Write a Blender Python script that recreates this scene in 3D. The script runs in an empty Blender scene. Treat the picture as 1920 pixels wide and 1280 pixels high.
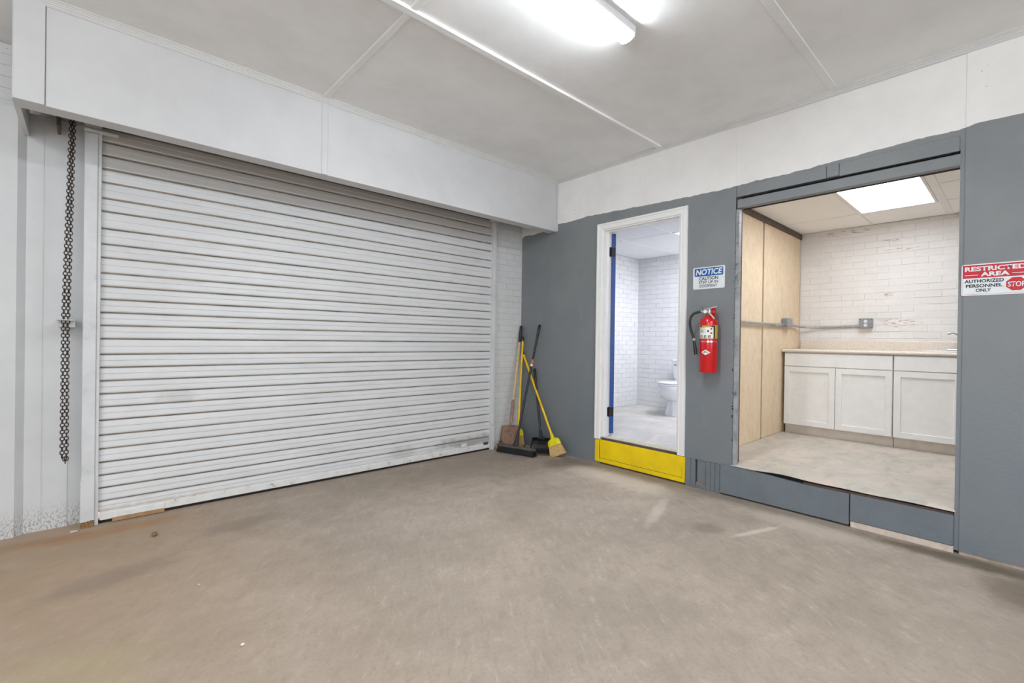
import bpy, bmesh, math, random
from mathutils import Vector, Matrix
random.seed(7)
S = bpy.context.scene
COL = S.collection
PI = math.pi

# ---------------------------------------------------------------- camera, world, exposure
cam_d = bpy.data.cameras.new('camera'); cam = bpy.data.objects.new('camera', cam_d); COL.objects.link(cam)
YAW, PITCH, ROLL = .834323222, -.00340474778, .014179036
F = Vector((math.cos(YAW)*math.cos(PITCH), math.sin(YAW)*math.cos(PITCH), math.sin(PITCH)))
R = Vector((math.sin(YAW), -math.cos(YAW), 0)); U = R.cross(F)
R2 = R*math.cos(ROLL) + U*math.sin(ROLL); U2 = U*math.cos(ROLL) - R*math.sin(ROLL)
m = Matrix((R2, U2, -F)).transposed().to_4x4(); m.translation = Vector((0, 0, 1.2))
cam.matrix_world = m
cam_d.sensor_width = 36; cam_d.lens = 873.2437/1920*36; cam_d.clip_start = .05
S.camera = cam
S.view_settings.view_transform = 'Standard'; S.view_settings.look = 'None'
S.view_settings.exposure = 0.22; S.view_settings.gamma = 1
S.view_settings.use_curve_mapping = False
W = bpy.data.worlds.new('World'); S.world = W; W.use_nodes = True
W.node_tree.nodes['Background'].inputs[0].default_value = (.90, .95, 1, 1)
W.node_tree.nodes['Background'].inputs[1].default_value = 3.2
STRIP_E = 92.0      # strip-light lens emission
TROFFER_E = 12.0     # drop-ceiling light panels

# ---------------------------------------------------------------- materials
def lin(c):
    return tuple((x/12.92 if x <= .04045 else ((x+.055)/1.055)**2.4) for x in (v/255 for v in c)) + (1,)
class G:
    """small wrapper round a node tree"""
    def __init__(s, name):
        s.m = bpy.data.materials.new(name); s.m.use_nodes = True
        s.t = s.m.node_tree; s.n = s.t.nodes; s.l = s.t.links
        s.b = s.n['Principled BSDF']; s.pos = s.n.new('ShaderNodeNewGeometry').outputs['Position']
    def put(s, sock, v):
        if isinstance(v, bpy.types.NodeSocket): s.l.new(v, sock)
        elif isinstance(v, (tuple, list)) and len(v) == 3 and sock.type == 'RGBA': sock.default_value = lin(v)
        else: sock.default_value = v
    def noise(s, scale, detail=4, rough=.55, vec=None, stretch=None, dist=0):
        n = s.n.new('ShaderNodeTexNoise'); n.inputs['Scale'].default_value = scale
        n.inputs['Detail'].default_value = detail; n.inputs['Roughness'].default_value = rough
        n.inputs['Distortion'].default_value = dist
        v = vec or s.pos
        if stretch: v = s.vec('MULTIPLY', v, stretch)
        s.l.new(v, n.inputs['Vector']); return n.outputs['Fac']
    def vec(s, op, a, b=(0, 0, 0)):
        n = s.n.new('ShaderNodeVectorMath'); n.operation = op
        for k, v in enumerate((a, b)):
            if isinstance(v, bpy.types.NodeSocket): s.l.new(v, n.inputs[k])
            else: n.inputs[k].default_value = v
        return n.outputs['Value'] if op in ('LENGTH', 'DOT_PRODUCT') else n.outputs['Vector']
    def math(s, op, a, b=0., c=0.):
        n = s.n.new('ShaderNodeMath'); n.operation = op
        for k, v in enumerate((a, b, c)):
            if isinstance(v, bpy.types.NodeSocket): s.l.new(v, n.inputs[k])
            else: n.inputs[k].default_value = v
        return n.outputs[0]
    def ramp(s, v, a, b, lo=0., hi=1.):
        n = s.n.new('ShaderNodeMapRange'); n.clamp = True; n.interpolation_type = 'SMOOTHSTEP'
        s.l.new(v, n.inputs[0])
        for k, x in zip((1, 2, 3, 4), (a, b, lo, hi)): n.inputs[k].default_value = x
        return n.outputs[0]
    def mix(s, f, a, b, blend='MIX'):
        n = s.n.new('ShaderNodeMix'); n.data_type = 'RGBA'; n.blend_type = blend
        s.put(n.inputs[0], f); s.put(n.inputs[6], a); s.put(n.inputs[7], b); return n.outputs[2]
    def xyz(s):
        n = s.n.new('ShaderNodeSeparateXYZ'); s.l.new(s.pos, n.inputs[0]); return n.outputs
    def blob(s, x, y, z, rx, ry, rz, wob=.5, rot=0.):
        """soft mask of a stain round a world point"""
        v = s.vec('SUBTRACT', s.pos, (x, y, z))
        if rot:
            r = s.n.new('ShaderNodeVectorRotate'); r.rotation_type = 'Z_AXIS'; r.inputs['Angle'].default_value = -rot
            s.l.new(v, r.inputs['Vector']); v = r.outputs[0]
        v = s.vec('MULTIPLY', v, (1/rx, 1/ry, 1/rz)); d = s.vec('LENGTH', v)
        if wob: d = s.math('ADD', d, s.math('MULTIPLY', s.math('SUBTRACT', s.noise(9, 6, .65), .5), wob*3))
        return s.ramp(d, .35, 1.15, 1, 0)
    def band(s, mask_scale, lo, hi, stretch=None, detail=5):
        return s.ramp(s.noise(mask_scale, detail, .65, stretch=stretch), lo, hi)
    def bump(s, h, strength=.2, dist=.01):
        n = s.n.new('ShaderNodeBump'); n.inputs['Strength'].default_value = strength
        n.inputs['Distance'].default_value = dist; s.l.new(h, n.inputs['Height'])
        s.l.new(n.outputs[0], s.b.inputs['Normal'])
    def done(s, col, rough=.5, metal=0., spec=None):
        s.put(s.b.inputs['Base Color'], col); s.put(s.b.inputs['Roughness'], rough)
        s.b.inputs['Metallic'].default_value = metal
        if spec is not None: s.b.inputs['Specular IOR Level'].default_value = spec
        return s.m
def simple(name, col, rough=.5, metal=0., var=.1, vs=14, bump=0., bs=60, dirt=None, dthr=(.62, .72), dscale=9, coat=0):
    g = G(name)
    dark = tuple(c*(1-var) for c in col)
    c = g.mix(g.band(vs, .35, .7), col, dark)
    if dirt: c = g.mix(g.math('MULTIPLY', g.band(dscale, *dthr), .8), c, dirt)
    if bump: g.bump(g.noise(bs, 5), bump, .004)
    if coat: g.b.inputs['Coat Weight'].default_value = coat
    return g.done(c, rough, metal)
def emit(name, col, e):
    g = G(name); g.b.inputs['Base Color'].default_value = lin(col)
    g.b.inputs['Emission Color'].default_value = lin(col); g.b.inputs['Emission Strength'].default_value = e
    return g.m

def white_paint(name, col, streak=None, marks=.5, bump=.15, low_grime=0.):
    g = G(name); c = g.mix(g.band(2.2, .3, .75), col, tuple(x*.955 for x in col))
    c = g.mix(g.math('MULTIPLY', g.band(34, .68, .73, stretch=(1, 1, 2.2)), marks), c, (120, 112, 104))
    if low_grime:
        z = g.xyz()[2]
        k = g.math('MULTIPLY', g.ramp(z, 0., low_grime, .8, 0), g.band(110, .46, .62, stretch=(1, 1, .5)))
        c = g.mix(k, c, (120, 108, 92))
    g.bump(g.noise(45, 4), bump, .003)
    return g.done(c, .6)

M_WHITE = white_paint('white_wall_paint', (210, 209, 208))
M_BEAM = white_paint('white_beam_paint', (205, 205, 205), marks=.35)
M_SIDING = white_paint('white_painted_metal', (205, 206, 206), marks=.3, bump=.08, low_grime=.20)
M_CEIL = simple('ceiling_paint', (240, 240, 239), .75, var=.03, vs=3, bump=.25, bs=90, dirt=(150, 148, 145), dthr=(.76, .8), dscale=14)
M_TRIMW = simple('white_trim', (208, 207, 205), .45, var=.02, vs=6)
M_CASING = simple('door_casing_paint', (236, 235, 233), .4, var=.008, vs=10, dirt=(140, 128, 118), dthr=(.78, .82), dscale=30)

def slat_mat():
    g = G('painted_door_slat'); x, y, z = g.xyz()
    c = g.mix(g.band(3, .3, .8, stretch=(1, 1, 4)), (212, 212, 212), (202, 202, 202))
    c = g.mix(g.math('MULTIPLY', g.band(5, .60, .72, stretch=(.5, 1, 8)), .35), c, (168, 163, 157))
    c = g.mix(g.math('MULTIPLY', g.band(40, .71, .75, stretch=(1, 1, 1)), .5), c, (120, 105, 88))
    up = g.math('MULTIPLY', g.ramp(z, 2.18, 2.42), .42)
    c = g.mix(up, c, (176, 160, 140))
    low = g.math('MULTIPLY', g.ramp(z, .12, .02, 0, 1), g.ramp(x, 1.2, .2, 0, 1))
    low = g.math('MULTIPLY', low, g.band(14, .38, .52))
    c = g.mix(low, c, (168, 128, 88))
    gr = g.math('MULTIPLY', g.blob(2.95, 3.94, .12, .5, 1, .07, .6), .55)
    c = g.mix(gr, c, (120, 112, 102))
    gr = g.math('MULTIPLY', g.blob(.45, 3.94, .78, .14, 1, .06, .5), .3)
    c = g.mix(gr, c, (140, 138, 135))
    gr = g.math('MULTIPLY', g.blob(2.2, 3.94, .12, .16, 1, .07, .5), .3)
    c = g.mix(gr, c, (140, 136, 130))
    g.bump(g.noise(60, 3), .06, .003)
    return g.done(c, .42)
M_SLAT = slat_mat()
M_GROOVE = simple('dark_slat_hook', (142, 130, 116), .8, var=.3, vs=8)  # hook in the gap between slats, darker than their faces

def brick_mat(name, col, chipcol, thr=(.67, .71), joint=False, hot=None):
    g = G(name)
    rnd = g.n.new('ShaderNodeObjectInfo').outputs['Random']
    c = g.mix(g.math('MULTIPLY', rnd, .5), col, tuple(x*.95 for x in col))
    c = g.mix(g.band(7, .35, .75), c, tuple(x*.965 for x in col))
    m_ = g.math('MULTIPLY', g.band(30, thr[0], thr[1], stretch=(1, 1, 2.4)), g.band(2.3, .44, .58))
    c = g.mix(g.math('MULTIPLY', m_, .85), c, chipcol)
    if hot:
        for (x, y, z, rx, ry, rz) in hot:
            k = g.math('MULTIPLY', g.blob(x, y, z, rx, ry, rz, .25), g.band(34, .52, .60, stretch=(1, .5, 2.6)))
            k = g.math('MULTIPLY', k, .8)
            c = g.mix(k, c, (158, 118, 92))
    g.bump(g.noise(55, 5), .35, .004)
    return g.done(c, .6)
M_BRICK = brick_mat('white_painted_brick', (214, 214, 213), (130, 122, 114))
M_MORTAR = simple('painted_mortar', (200, 199, 197), .75, var=.12, vs=12, bump=.4)
M_BRICK_K = brick_mat('alcove_painted_brick', (235, 231, 227), (150, 124, 102),
    hot=[(6.1, 1.32, 2.42, .3, .30, .035), (6.1, .92, 2.28, .3, .12, .018), (6.1, .85, 2.18, .3, .16, .015), (6.1, .86, 1.43, .3, .25, .05), (6.1, .95, 1.72, .3, .10, .02)])
M_MORTAR_K = simple('alcove_mortar', (232, 228, 223), .75, var=.06, vs=12, bump=.4)
M_BRICK_B = brick_mat('restroom_painted_brick', (233, 234, 236), (142, 132, 124))

def grey_wall():
    g = G('two_tone_wall_paint'); x, y, z = g.xyz()
    pts = [(3.97, 2.36), (3.936, 2.388), (3.915, 2.402), (3.86, 2.400), (3.80, 2.392), (3.70, 2.400), (3.66, 2.402), (3.50, 2.400), (3.419, 2.385), (3.40, 2.455), (3.291, 2.446), (3.006, 2.46), (2.681, 2.451), (2.278, 2.435), (1.878, 2.424), (1.60, 2.420), (1.375, 2.43), (1.09, 2.428), (.898, 2.44), (.612, 2.45), (.386, 2.456), (.293, 2.455), (.205, 2.466), (.023, 2.465)]
    n = g.n.new('ShaderNodeFloatCurve'); cv = n.mapping.curves[0]
    P = sorted((a/4, b-2) for a, b in pts)
    cv.points[0].location = (0, .465); cv.points[1].location = (1, .36)
    for a, b in P[1:]: cv.points.new(a, b)
    for p in cv.points: p.handle_type = 'VECTOR'
    n.mapping.update()
    g.l.new(g.math('DIVIDE', y, 4.), n.inputs['Value'])
    edge = g.math('ADD', n.outputs[0], 2.0)
    edge = g.math('ADD', edge, g.math('MULTIPLY', g.math('SUBTRACT', g.noise(14, 4), .5), .022))
    k = g.ramp(g.math('SUBTRACT', z, edge), -.0015, .0015)
    low = g.ramp(z, .0, 1.7)
    gc = g.mix(low, (112, 120, 127), (129, 132, 133))
    gc = g.mix(g.band(2.5, .35, .7), gc, (121, 125, 128))
    gc = g.mix(g.math('MULTIPLY', g.band(6, .62, .72, stretch=(1, 1, .3)), .3), gc, (142, 147, 150))
    gc = g.mix(g.math('MULTIPLY', g.band(34, .74, .76), .7), gc, (90, 92, 94))
    wc = g.mix(g.band(2.2, .3, .75), (236, 234, 231), (226, 224, 221))
    wc = g.mix(g.math('MULTIPLY', g.band(9, .62, .72, stretch=(1, 1, 3)), .3), wc, (240, 240, 239))
    ch = g.math('MULTIPLY', g.math('MULTIPLY', g.band(40, .63, .67), .7), g.math('MAXIMUM', g.blob(3.723, 3.25, 2.6, 1, .33, .14, .2), g.math('MAXIMUM', g.blob(3.723, 2.45, 2.66, 1, .12, .1, .2), g.blob(3.723, .17, 2.72, 1, .07, .07, .3))))
    wc = g.mix(ch, wc, (92, 84, 78))
    c = g.mix(k, gc, wc)
    h = g.math('ADD', g.noise(7, 5, .6, stretch=(1, 1, .6)), g.math('MULTIPLY', g.noise(70, 3), .3))
    g.bump(h, .28, .012)
    return g.done(c, .5)
M_GREY2 = grey_wall()
M_GREY = simple('grey_board_paint', (112, 120, 126), .5, var=.06, vs=8, bump=.2, bs=30, dirt=(88, 88, 88), dthr=(.72, .75), dscale=26)
M_GREYD = simple('grey_recess_paint', (96, 100, 104), .6, var=.2, vs=8, bump=.2)
M_RAW = simple('raw_wood', (176, 160, 144), .7, var=.2, vs=9, bump=.2)
M_DARK = simple('dark_void', (26, 20, 17), .9, var=.2)
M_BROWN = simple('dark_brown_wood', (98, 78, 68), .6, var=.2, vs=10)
M_YEL = simple('yellow_step_paint', (248, 212, 0), .42, var=.07, vs=4, bump=.15, bs=25, dirt=(150, 120, 20), dthr=(.7, .75), dscale=22)

def concrete():
    g = G('concrete_floor'); x, y, z = g.xyz()
    a = g.noise(1.3, 8, .62, dist=.4); b = g.noise(6, 8, .65, stretch=(1, 1.4, 1)); f = g.noise(60, 5, .6)
    c = g.mix(g.ramp(a, .35, .68), (175, 161, 147), (160, 147, 133))
    c = g.mix(g.math('MULTIPLY', g.ramp(b, .42, .72), .38), c, (150, 138, 126))
    c = g.mix(g.math('MULTIPLY', g.ramp(b, .40, .25), .5), c, (196, 186, 174))
    c = g.mix(g.math('MULTIPLY', g.ramp(f, .45, .75), .28), c, (130, 118, 106))
    rot = g.n.new('ShaderNodeVectorRotate'); rot.rotation_type = 'Z_AXIS'; rot.inputs['Angle'].default_value = .6
    g.l.new(g.pos, rot.inputs['Vector'])
    st = g.noise(9, 8, .72, vec=rot.outputs[0], stretch=(3.2, .9, 1), dist=.5)
    c = g.mix(g.math('MULTIPLY', g.ramp(st, .5, .72), .40), c, (138, 124, 110))
    c = g.mix(g.math('MULTIPLY', g.ramp(st, .46, .28), .35), c, (206, 194, 180))
    # tan dust towards the foot of the roller door on the left
    t = g.math('MULTIPLY', g.ramp(x, 1.3, -.1, 0, 1), g.ramp(y, 1.2, 3.4, .35, 1))
    c = g.mix(g.math('MULTIPLY', t, .62), c, (170, 142, 112))
    for (px, py, rx, ry, rot, col, amt) in [
        (.10, 3.74, .5, .10, 0, (166, 122, 82), .5), (-.25, 3.80, .3, .07, 0, (150, 114, 84), .45),
        (.10, 3.02, .34, .12, .2, (122, 110, 104), .38), (.75, 3.35, .30, .12, .1, (126, 114, 104), .4),
        (-.15, 2.2, .4, .3, 0, (172, 160, 118), .35),
        (2.98, 1.36, .11, .13, .4, (138, 126, 116), .75),
        (3.16, 1.14, .028, .26, 1.25, (226, 214, 200), .5), (3.02, 1.75, .05, .4, 1.9, (216, 204, 190), .45),
        (3.42, 2.35, .2, .75, 0, (206, 195, 181), .55), (3.50, .95, .14, .5, 0, (202, 190, 176), .4),
        (3.42, 3.05, .22, .2, 0, (112, 102, 92), .55), (3.60, 3.0, .12, .3, 0, (120, 110, 98), .4),
        (3.63, .22, .10, .5, 0, (104, 94, 80), .8), (3.35, -.02, .25, .20, 0, (118, 106, 90), .6),
        (3.66, 1.5, .07, .6, 0, (142, 130, 116), .4), (3.66, 2.4, .05, .6, 0, (140, 128, 114), .5),
        (3.2, 3.6, .5, .3, 0, (134, 122, 110), .35), (2.2, 3.5, .9, .35, 0, (150, 138, 125), .35),
        (2.3, 2.4, .5, .22, .7, (146, 132, 118), .35)]:
        c = g.mix(g.math('MULTIPLY', g.blob(px, py, 0, rx, ry, 1, .35, rot), amt), c, col)
    c = g.mix(g.math('MULTIPLY', g.band(26, .70, .75, stretch=(.7, 1, 1)), .4), c, (98, 88, 78))
    c = g.mix(g.math('MULTIPLY', g.band(85, .77, .79), .7), c, (226, 219, 208))
    g.bump(g.math('ADD', g.noise(12, 6), g.math('MULTIPLY', f, .4)), .22, .006)
    return g.done(c, g.ramp(b, .3, .7, .55, .75), spec=.25)
M_FLOOR = concrete()
def lino(name, c1, c2, c3):
    g = G(name); a = g.noise(3.2, 8, .7, stretch=(.7, 1, 1), dist=.8); b = g.noise(11, 6, .7, stretch=(.5, 1, 1))
    c = g.mix(g.ramp(a, .36, .62), c1, c2); c = g.mix(g.math('MULTIPLY', g.ramp(b, .5, .68), .6), c, c3)
    g.bump(g.noise(30, 4), .05, .003); return g.done(c, .5)
M_LINO = lino('mottled_linoleum', (212, 199, 187), (190, 186, 175), (168, 160, 150))
M_LINO_B = lino('restroom_grey_floor', (205, 200, 194), (184, 184, 182), (168, 164, 160))

def plywood():
    g = G('birch_plywood'); n = g.noise(15, 6, .65, stretch=(1, 1, .6), dist=.8)
    c = g.mix(g.ramp(n, .3, .7), (238, 216, 184), (226, 200, 166))
    c = g.mix(g.math('MULTIPLY', g.band(38, .66, .74, stretch=(1, 1, .35)), .45), c, (170, 142, 110))
    return g.done(c, .55)
M_PLY = plywood()
def tile_mat(name, col):
    g = G(name); c = g.mix(g.math('MULTIPLY', g.band(90, .6, .68), .35), col, tuple(x*.8 for x in col))
    g.bump(g.noise(120, 3), .3, .003); return g.done(c, .85)
M_TILE = tile_mat('ceiling_tile_warm', (255, 253, 250)); M_TILE_B = tile_mat('ceiling_tile_cool', (240, 241, 243))
M_TEE = simple('ceiling_grid', (248, 245, 242), .5, var=.04)
M_CAB = simple('white_cabinet', (244, 243, 241), .35, var=.02)
M_KICK = simple('toe_kick', (222, 212, 200), .5, var=.06)
def counter():
    g = G('speckled_laminate'); c = g.mix(g.band(160, .45, .6), (234, 224, 212), (208, 194, 177))
    return g.done(c, .35)
M_COUNTER = counter()
M_BLACK = simple('black_plastic', (30, 31, 34), .4, var=.15, vs=20)
M_BLACKM = simple('black_dusty_plastic', (44, 42, 42), .6, var=.3, vs=14, dirt=(98, 88, 78), dthr=(.5, .68), dscale=12)
M_DUSTY = simple('dusty_push_broom_block', (92, 84, 76), .75, var=.2, vs=20)
M_YELH = simple('yellow_handle', (248, 200, 8), .38, var=.12, vs=12)
M_YELC = simple('yellow_broom_cap', (232, 218, 16), .4, var=.1, vs=20)
M_STRAW = simple('straw_bristles', (212, 176, 118), .8, var=.14, vs=30)
M_RUST = simple('rusty_steel', (164, 128, 108), .75, .0, var=.25, vs=18, bump=.4, bs=70, dirt=(186, 168, 152), dthr=(.62, .72), dscale=30)
M_ASH = simple('ash_wood_handle', (208, 186, 140), .6, var=.12, vs=30, dirt=(96, 80, 56), dthr=(.63, .68), dscale=26)
M_CHAIN = simple('dark_chain_steel', (84, 74, 66), .5, .7, var=.35, vs=30)
M_GALV = simple('galvanised_steel', (178, 180, 182), .35, .6, var=.15, vs=30)
M_BOXG = simple('outlet_box_grey', (150, 153, 155), .4, .3, var=.08)
M_CHROME = simple('chrome', (190, 190, 192), .15, 1, var=.02)
M_BLUE = simple('blue_door_paint', (0, 68, 142), .35, var=.15, vs=6)
M_DOORW = simple('door_edge_grime', (70, 90, 120), .5, var=.2)
M_HINGE = simple('dark_bronze_hinge', (52, 44, 40), .4, .6, var=.3, vs=40)
M_CERAM = simple('white_ceramic', (238, 239, 242), .12, var=.01, coat=.5)
M_RED = simple('extinguisher_red', (206, 8, 18), .22, var=.06, vs=8, coat=.5)
M_LABELW = simple('label_white', (232, 232, 228), .4, var=.02)
M_LABELY = simple('label_yellow', (196, 176, 60), .4, var=.1)
M_LABELK = simple('label_black', (22, 22, 24), .4, var=.1)
M_INK = simple('black_ink', (28, 38, 46), .45, var=.05)
M_SIGNW = simple('sign_white', (226, 230, 232), .35, var=.03)
M_SIGNB = simple('sign_blue', (16, 88, 162), .35, var=.04)
M_SIGNR = simple('sign_red', (196, 16, 40), .35, var=.04)
M_ORANGE = simple('orange_sticker', (222, 112, 70), .5, var=.1)
M_STONE = simple('pale_pebble', (226, 216, 200), .8, var=.1)
M_LEAF = simple('tan_debris', (150, 112, 70), .8, var=.3, vs=60)
M_BARW = simple('bottom_bar_paint', (226, 225, 222), .45, var=.06, vs=12, dirt=(150, 118, 84), dthr=(.6, .68), dscale=12)
M_RUBBER = simple('rubber_seal', (34, 28, 24), .8, var=.2)
M_STRIP = emit('strip_light_lens', (240, 247, 255), STRIP_E)
M_FIXT = simple('fixture_housing', (225, 226, 228), .4, var=.02)
def troffer_mat(name, col, e):
    g = G(name); x, y, z = g.xyz()
    w = g.math('ADD', g.math('MULTIPLY', g.math('SINE', g.math('MULTIPLY', y, 20.)), .10), 1.)
    g.b.inputs['Base Color'].default_value = lin(col); g.b.inputs['Emission Color'].default_value = lin(col)
    g.l.new(g.math('MULTIPLY', w, e), g.b.inputs['Emission Strength']); return g.m
M_TROF = troffer_mat('diffuser_panel', (236, 242, 250), TROFFER_E)
M_TROF_B = troffer_mat('restroom_diffuser_panel', (246, 248, 255), TROFFER_E*1.5)

# ---------------------------------------------------------------- mesh helpers
def link(o, parent=None):
    COL.objects.link(o)
    if parent: o.parent = parent
    return o
def tag(o, label=None, cat=None, group=None, kind=None):
    if label: o['label'] = label
    if cat: o['category'] = cat
    if group: o['group'] = group
    if kind: o['kind'] = kind
    return o
def obj(name, bm, mat, parent=None, smooth=False):
    bmesh.ops.recalc_face_normals(bm, faces=bm.faces)
    me = bpy.data.meshes.new(name); bm.to_mesh(me); bm.free()
    for mm in (mat if isinstance(mat, (list, tuple)) else [mat]): me.materials.append(mm)
    if smooth:
        me.polygons.foreach_set('use_smooth', [True]*len(me.polygons))
        try: me.set_sharp_from_angle(angle=math.radians(38))
        except Exception: pass
    o = bpy.data.objects.new(name, me)
    if parent is not None:
        COL.objects.link(o); o.parent = parent
        o.matrix_parent_inverse = parent.matrix_world.inverted() if not parent.parent else Matrix.Identity(4)
    else: COL.objects.link(o)
    return o
def root(name, loc, label, cat, group=None, kind=None):
    o = bpy.data.objects.new(name, None); o.empty_display_size = .1; COL.objects.link(o); o.location = loc
    o.matrix_world = Matrix.Translation(loc)
    return tag(o, label, cat, group, kind)
def box(bm, x0, x1, y0, y1, z0, z1, bev=0., seg=1, mi=0):
    vs = [bm.verts.new((x, y, z)) for x in (x0, x1) for y in (y0, y1) for z in (z0, z1)]
    fs = [bm.faces.new([vs[i] for i in f]) for f in ((0, 1, 3, 2), (4, 6, 7, 5), (0, 4, 5, 1), (2, 3, 7, 6), (0, 2, 6, 4), (1, 5, 7, 3))]
    for f in fs: f.material_index = mi
    if bev:
        es = list({e for f in fs for e in f.edges})
        bmesh.ops.recalc_face_normals(bm, faces=fs)
        bmesh.ops.bevel(bm, geom=es, offset=bev, segments=seg, affect='EDGES', profile=.5)
    return vs
def B(x0, x1, y0, y1, z0, z1, bev=0., seg=1):
    bm = bmesh.new(); box(bm, x0, x1, y0, y1, z0, z1, bev, seg); return bm
def frame_for(d):
    d = d.normalized(); a = Vector((0, 0, 1)) if abs(d.z) < .9 else Vector((1, 0, 0))
    u = d.cross(a).normalized(); return u, d.cross(u).normalized()
def tube(bm, pts, rad, n=10, cap=True):
    pts = [Vector(p) for p in pts]; rads = rad if isinstance(rad, (list, tuple)) else [rad]*len(pts)
    rings = []; u = None
    for i, p in enumerate(pts):
        d = (pts[min(i+1, len(pts)-1)] - pts[max(i-1, 0)]).normalized()
        if u is None: u, v = frame_for(d)
        else:
            u = (u - d*u.dot(d)).normalized(); v = d.cross(u)
        rings.append([bm.verts.new(p + (u*math.cos(2*PI*k/n) + v*math.sin(2*PI*k/n))*rads[i]) for k in range(n)])
    for a, b in zip(rings, rings[1:]):
        for k in range(n): bm.faces.new((a[k], a[(k+1) % n], b[(k+1) % n], b[k]))
    if cap: bm.faces.new(rings[0][::-1]); bm.faces.new(rings[-1])
    return bm
def T(pts, rad, n=10): return tube(bmesh.new(), pts, rad, n)
def spline(pts, k=6):
    P = [Vector(p) for p in pts]; P = [2*P[0]-P[1]] + P + [2*P[-1]-P[-2]]; out = []
    for i in range(1, len(P)-2):
        for j in range(k):
            t = j/k; a, b, c, d = P[i-1], P[i], P[i+1], P[i+2]
            out.append(.5*((2*b) + (c-a)*t + (2*a-5*b+4*c-d)*t*t + (3*b-a-3*c+d)*t**3))
    out.append(P[-2]); return out
def loft(bm, secs, n=28, cap=True):
    """secs: (z, cx, cy, rx, ry, power) horizontal super-ellipses"""
    rings = []
    for z, cx, cy, rx, ry, p in secs:
        r = []
        for k in range(n):
            a = 2*PI*k/n; c, s = math.cos(a), math.sin(a)
            r.append(bm.verts.new((cx + rx*math.copysign(abs(c)**(2/p), c), cy + ry*math.copysign(abs(s)**(2/p), s), z)))
        rings.append(r)
    for a, b in zip(rings, rings[1:]):
        for k in range(n): bm.faces.new((a[k], a[(k+1) % n], b[(k+1) % n], b[k]))
    if cap: bm.faces.new(rings[0][::-1]); bm.faces.new(rings[-1])
    return bm
def lathe(bm, prof, cx, cy, n=24):
    return loft(bm, [(z, cx, cy, max(r, 1e-4), max(r, 1e-4), 2) for r, z in prof], n)
def poly_prism(bm, pts, d, mat4=None):
    a = [bm.verts.new(Vector(p)) for p in pts]; b = [bm.verts.new(Vector(p)+Vector(d)) for p in pts]
    bm.faces.new(a); bm.faces.new(b[::-1]); n = len(a)
    for k in range(n): bm.faces.new((a[k], b[k], b[(k+1) % n], a[(k+1) % n]))
    return bm
def text(name, s, mat, parent, origin, u, v, x0, x1, y0, y1, bold=.02, shear=0., out=None):
    """lettering fitted to a rectangle (x0..x1, y0..y1) on the plane spanned by u, v"""
    cu = bpy.data.curves.new('t', 'FONT'); cu.body = s; cu.size = 1; cu.offset = bold; cu.shear = shear; cu.resolution_u = 3
    to = bpy.data.objects.new('t', cu); COL.objects.link(to)
    bpy.context.view_layer.update()
    me = bpy.data.meshes.new_from_object(to.evaluated_get(bpy.context.evaluated_depsgraph_get()))
    bpy.data.objects.remove(to); bpy.data.curves.remove(cu)
    xs = [q.co.x for q in me.vertices]; ys = [q.co.y for q in me.vertices]
    ax, bx, ay, by = min(xs), max(xs), min(ys), max(ys)
    O, u, v = Vector(origin), Vector(u), Vector(v)
    for q in me.vertices:
        a = x0 + (q.co.x-ax)/(bx-ax)*(x1-x0); b = y0 + (q.co.y-ay)/(by-ay)*(y1-y0)
        q.co = O + u*a + v*b if out is None else out(a, b)
    me.materials.clear(); me.materials.append(mat); me.name = name
    o = bpy.data.objects.new(name, me); COL.objects.link(o); o.parent = parent
    o.matrix_parent_inverse = parent.matrix_world.inverted() if not parent.parent else Matrix.Identity(4); return o

# brick pieces ------------------------------------------------------------
def brick_mesh(L, H, D, mat):
    bm = bmesh.new(); e = .0016
    ring = lambda d, i: [bm.verts.new((a, d, b)) for a, b in ((i, i), (L-i, i), (L-i, H-i), (i, H-i))]
    r0 = ring(0, 0); r1 = ring(-D+e, 0); r2 = ring(-D, e)
    for a, b in ((r0, r1), (r1, r2)):
        for k in range(4): bm.faces.new((a[k], a[(k+1) % 4], b[(k+1) % 4], b[k]))
    bm.faces.new(r2)
    bmesh.ops.recalc_face_normals(bm, faces=bm.faces)
    me = bpy.data.meshes.new('brick'); bm.to_mesh(me); bm.free(); me.materials.append(mat); return me
BM_CACHE = {}
def bricks(parent, mat, O, ang, width, z0, z1, seed=1, L=.203, H=.068, j=.0032, D=.0026):
    """courses of bricks; local +x runs along the wall from O, local -y looks into the room"""
    rnd = random.Random(seed); z = z0; row = 0
    inv = parent.matrix_world.inverted()
    while z + .02 < z1:
        h = min(H-j, z1-z); x = 0 if row % 2 == 0 else -L/2
        while x < width - .01:
            a = max(x, 0); b = min(x+L-j, width)
            if b - a > .02:
                key = (mat.name, round(b-a, 3), round(h, 3))
                if key not in BM_CACHE: BM_CACHE[key] = brick_mesh(b-a, h, D, mat)
                o = bpy.data.objects.new('brick', BM_CACHE[key]); COL.objects.link(o); o.parent = parent
                d = rnd.uniform(-.0022, .0022)
                p = Vector(O) + Vector((math.cos(ang), math.sin(ang), 0))*a + Vector((-math.sin(ang), math.cos(ang), 0))*d
                o.matrix_local = inv @ Matrix.Translation((p.x, p.y, z+rnd.uniform(-.001, .001))) @ Matrix.Rotation(ang, 4, 'Z') @ Matrix.Rotation(rnd.uniform(-.003, .003), 4, 'Y')
            x += L
        z += H; row += 1

# ================================================================ STRUCTURE
XR, ZC, YD = 3.723, 2.927, 3.946     # right wall plane, ceiling height, roller door plane
fl = obj('floor', B(-4.2, 3.80, -5.2, 4.25, -.1, 0), M_FLOOR)
tag(fl, 'stained tan grey concrete slab of the garage bay', 'floor', kind='structure')

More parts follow.
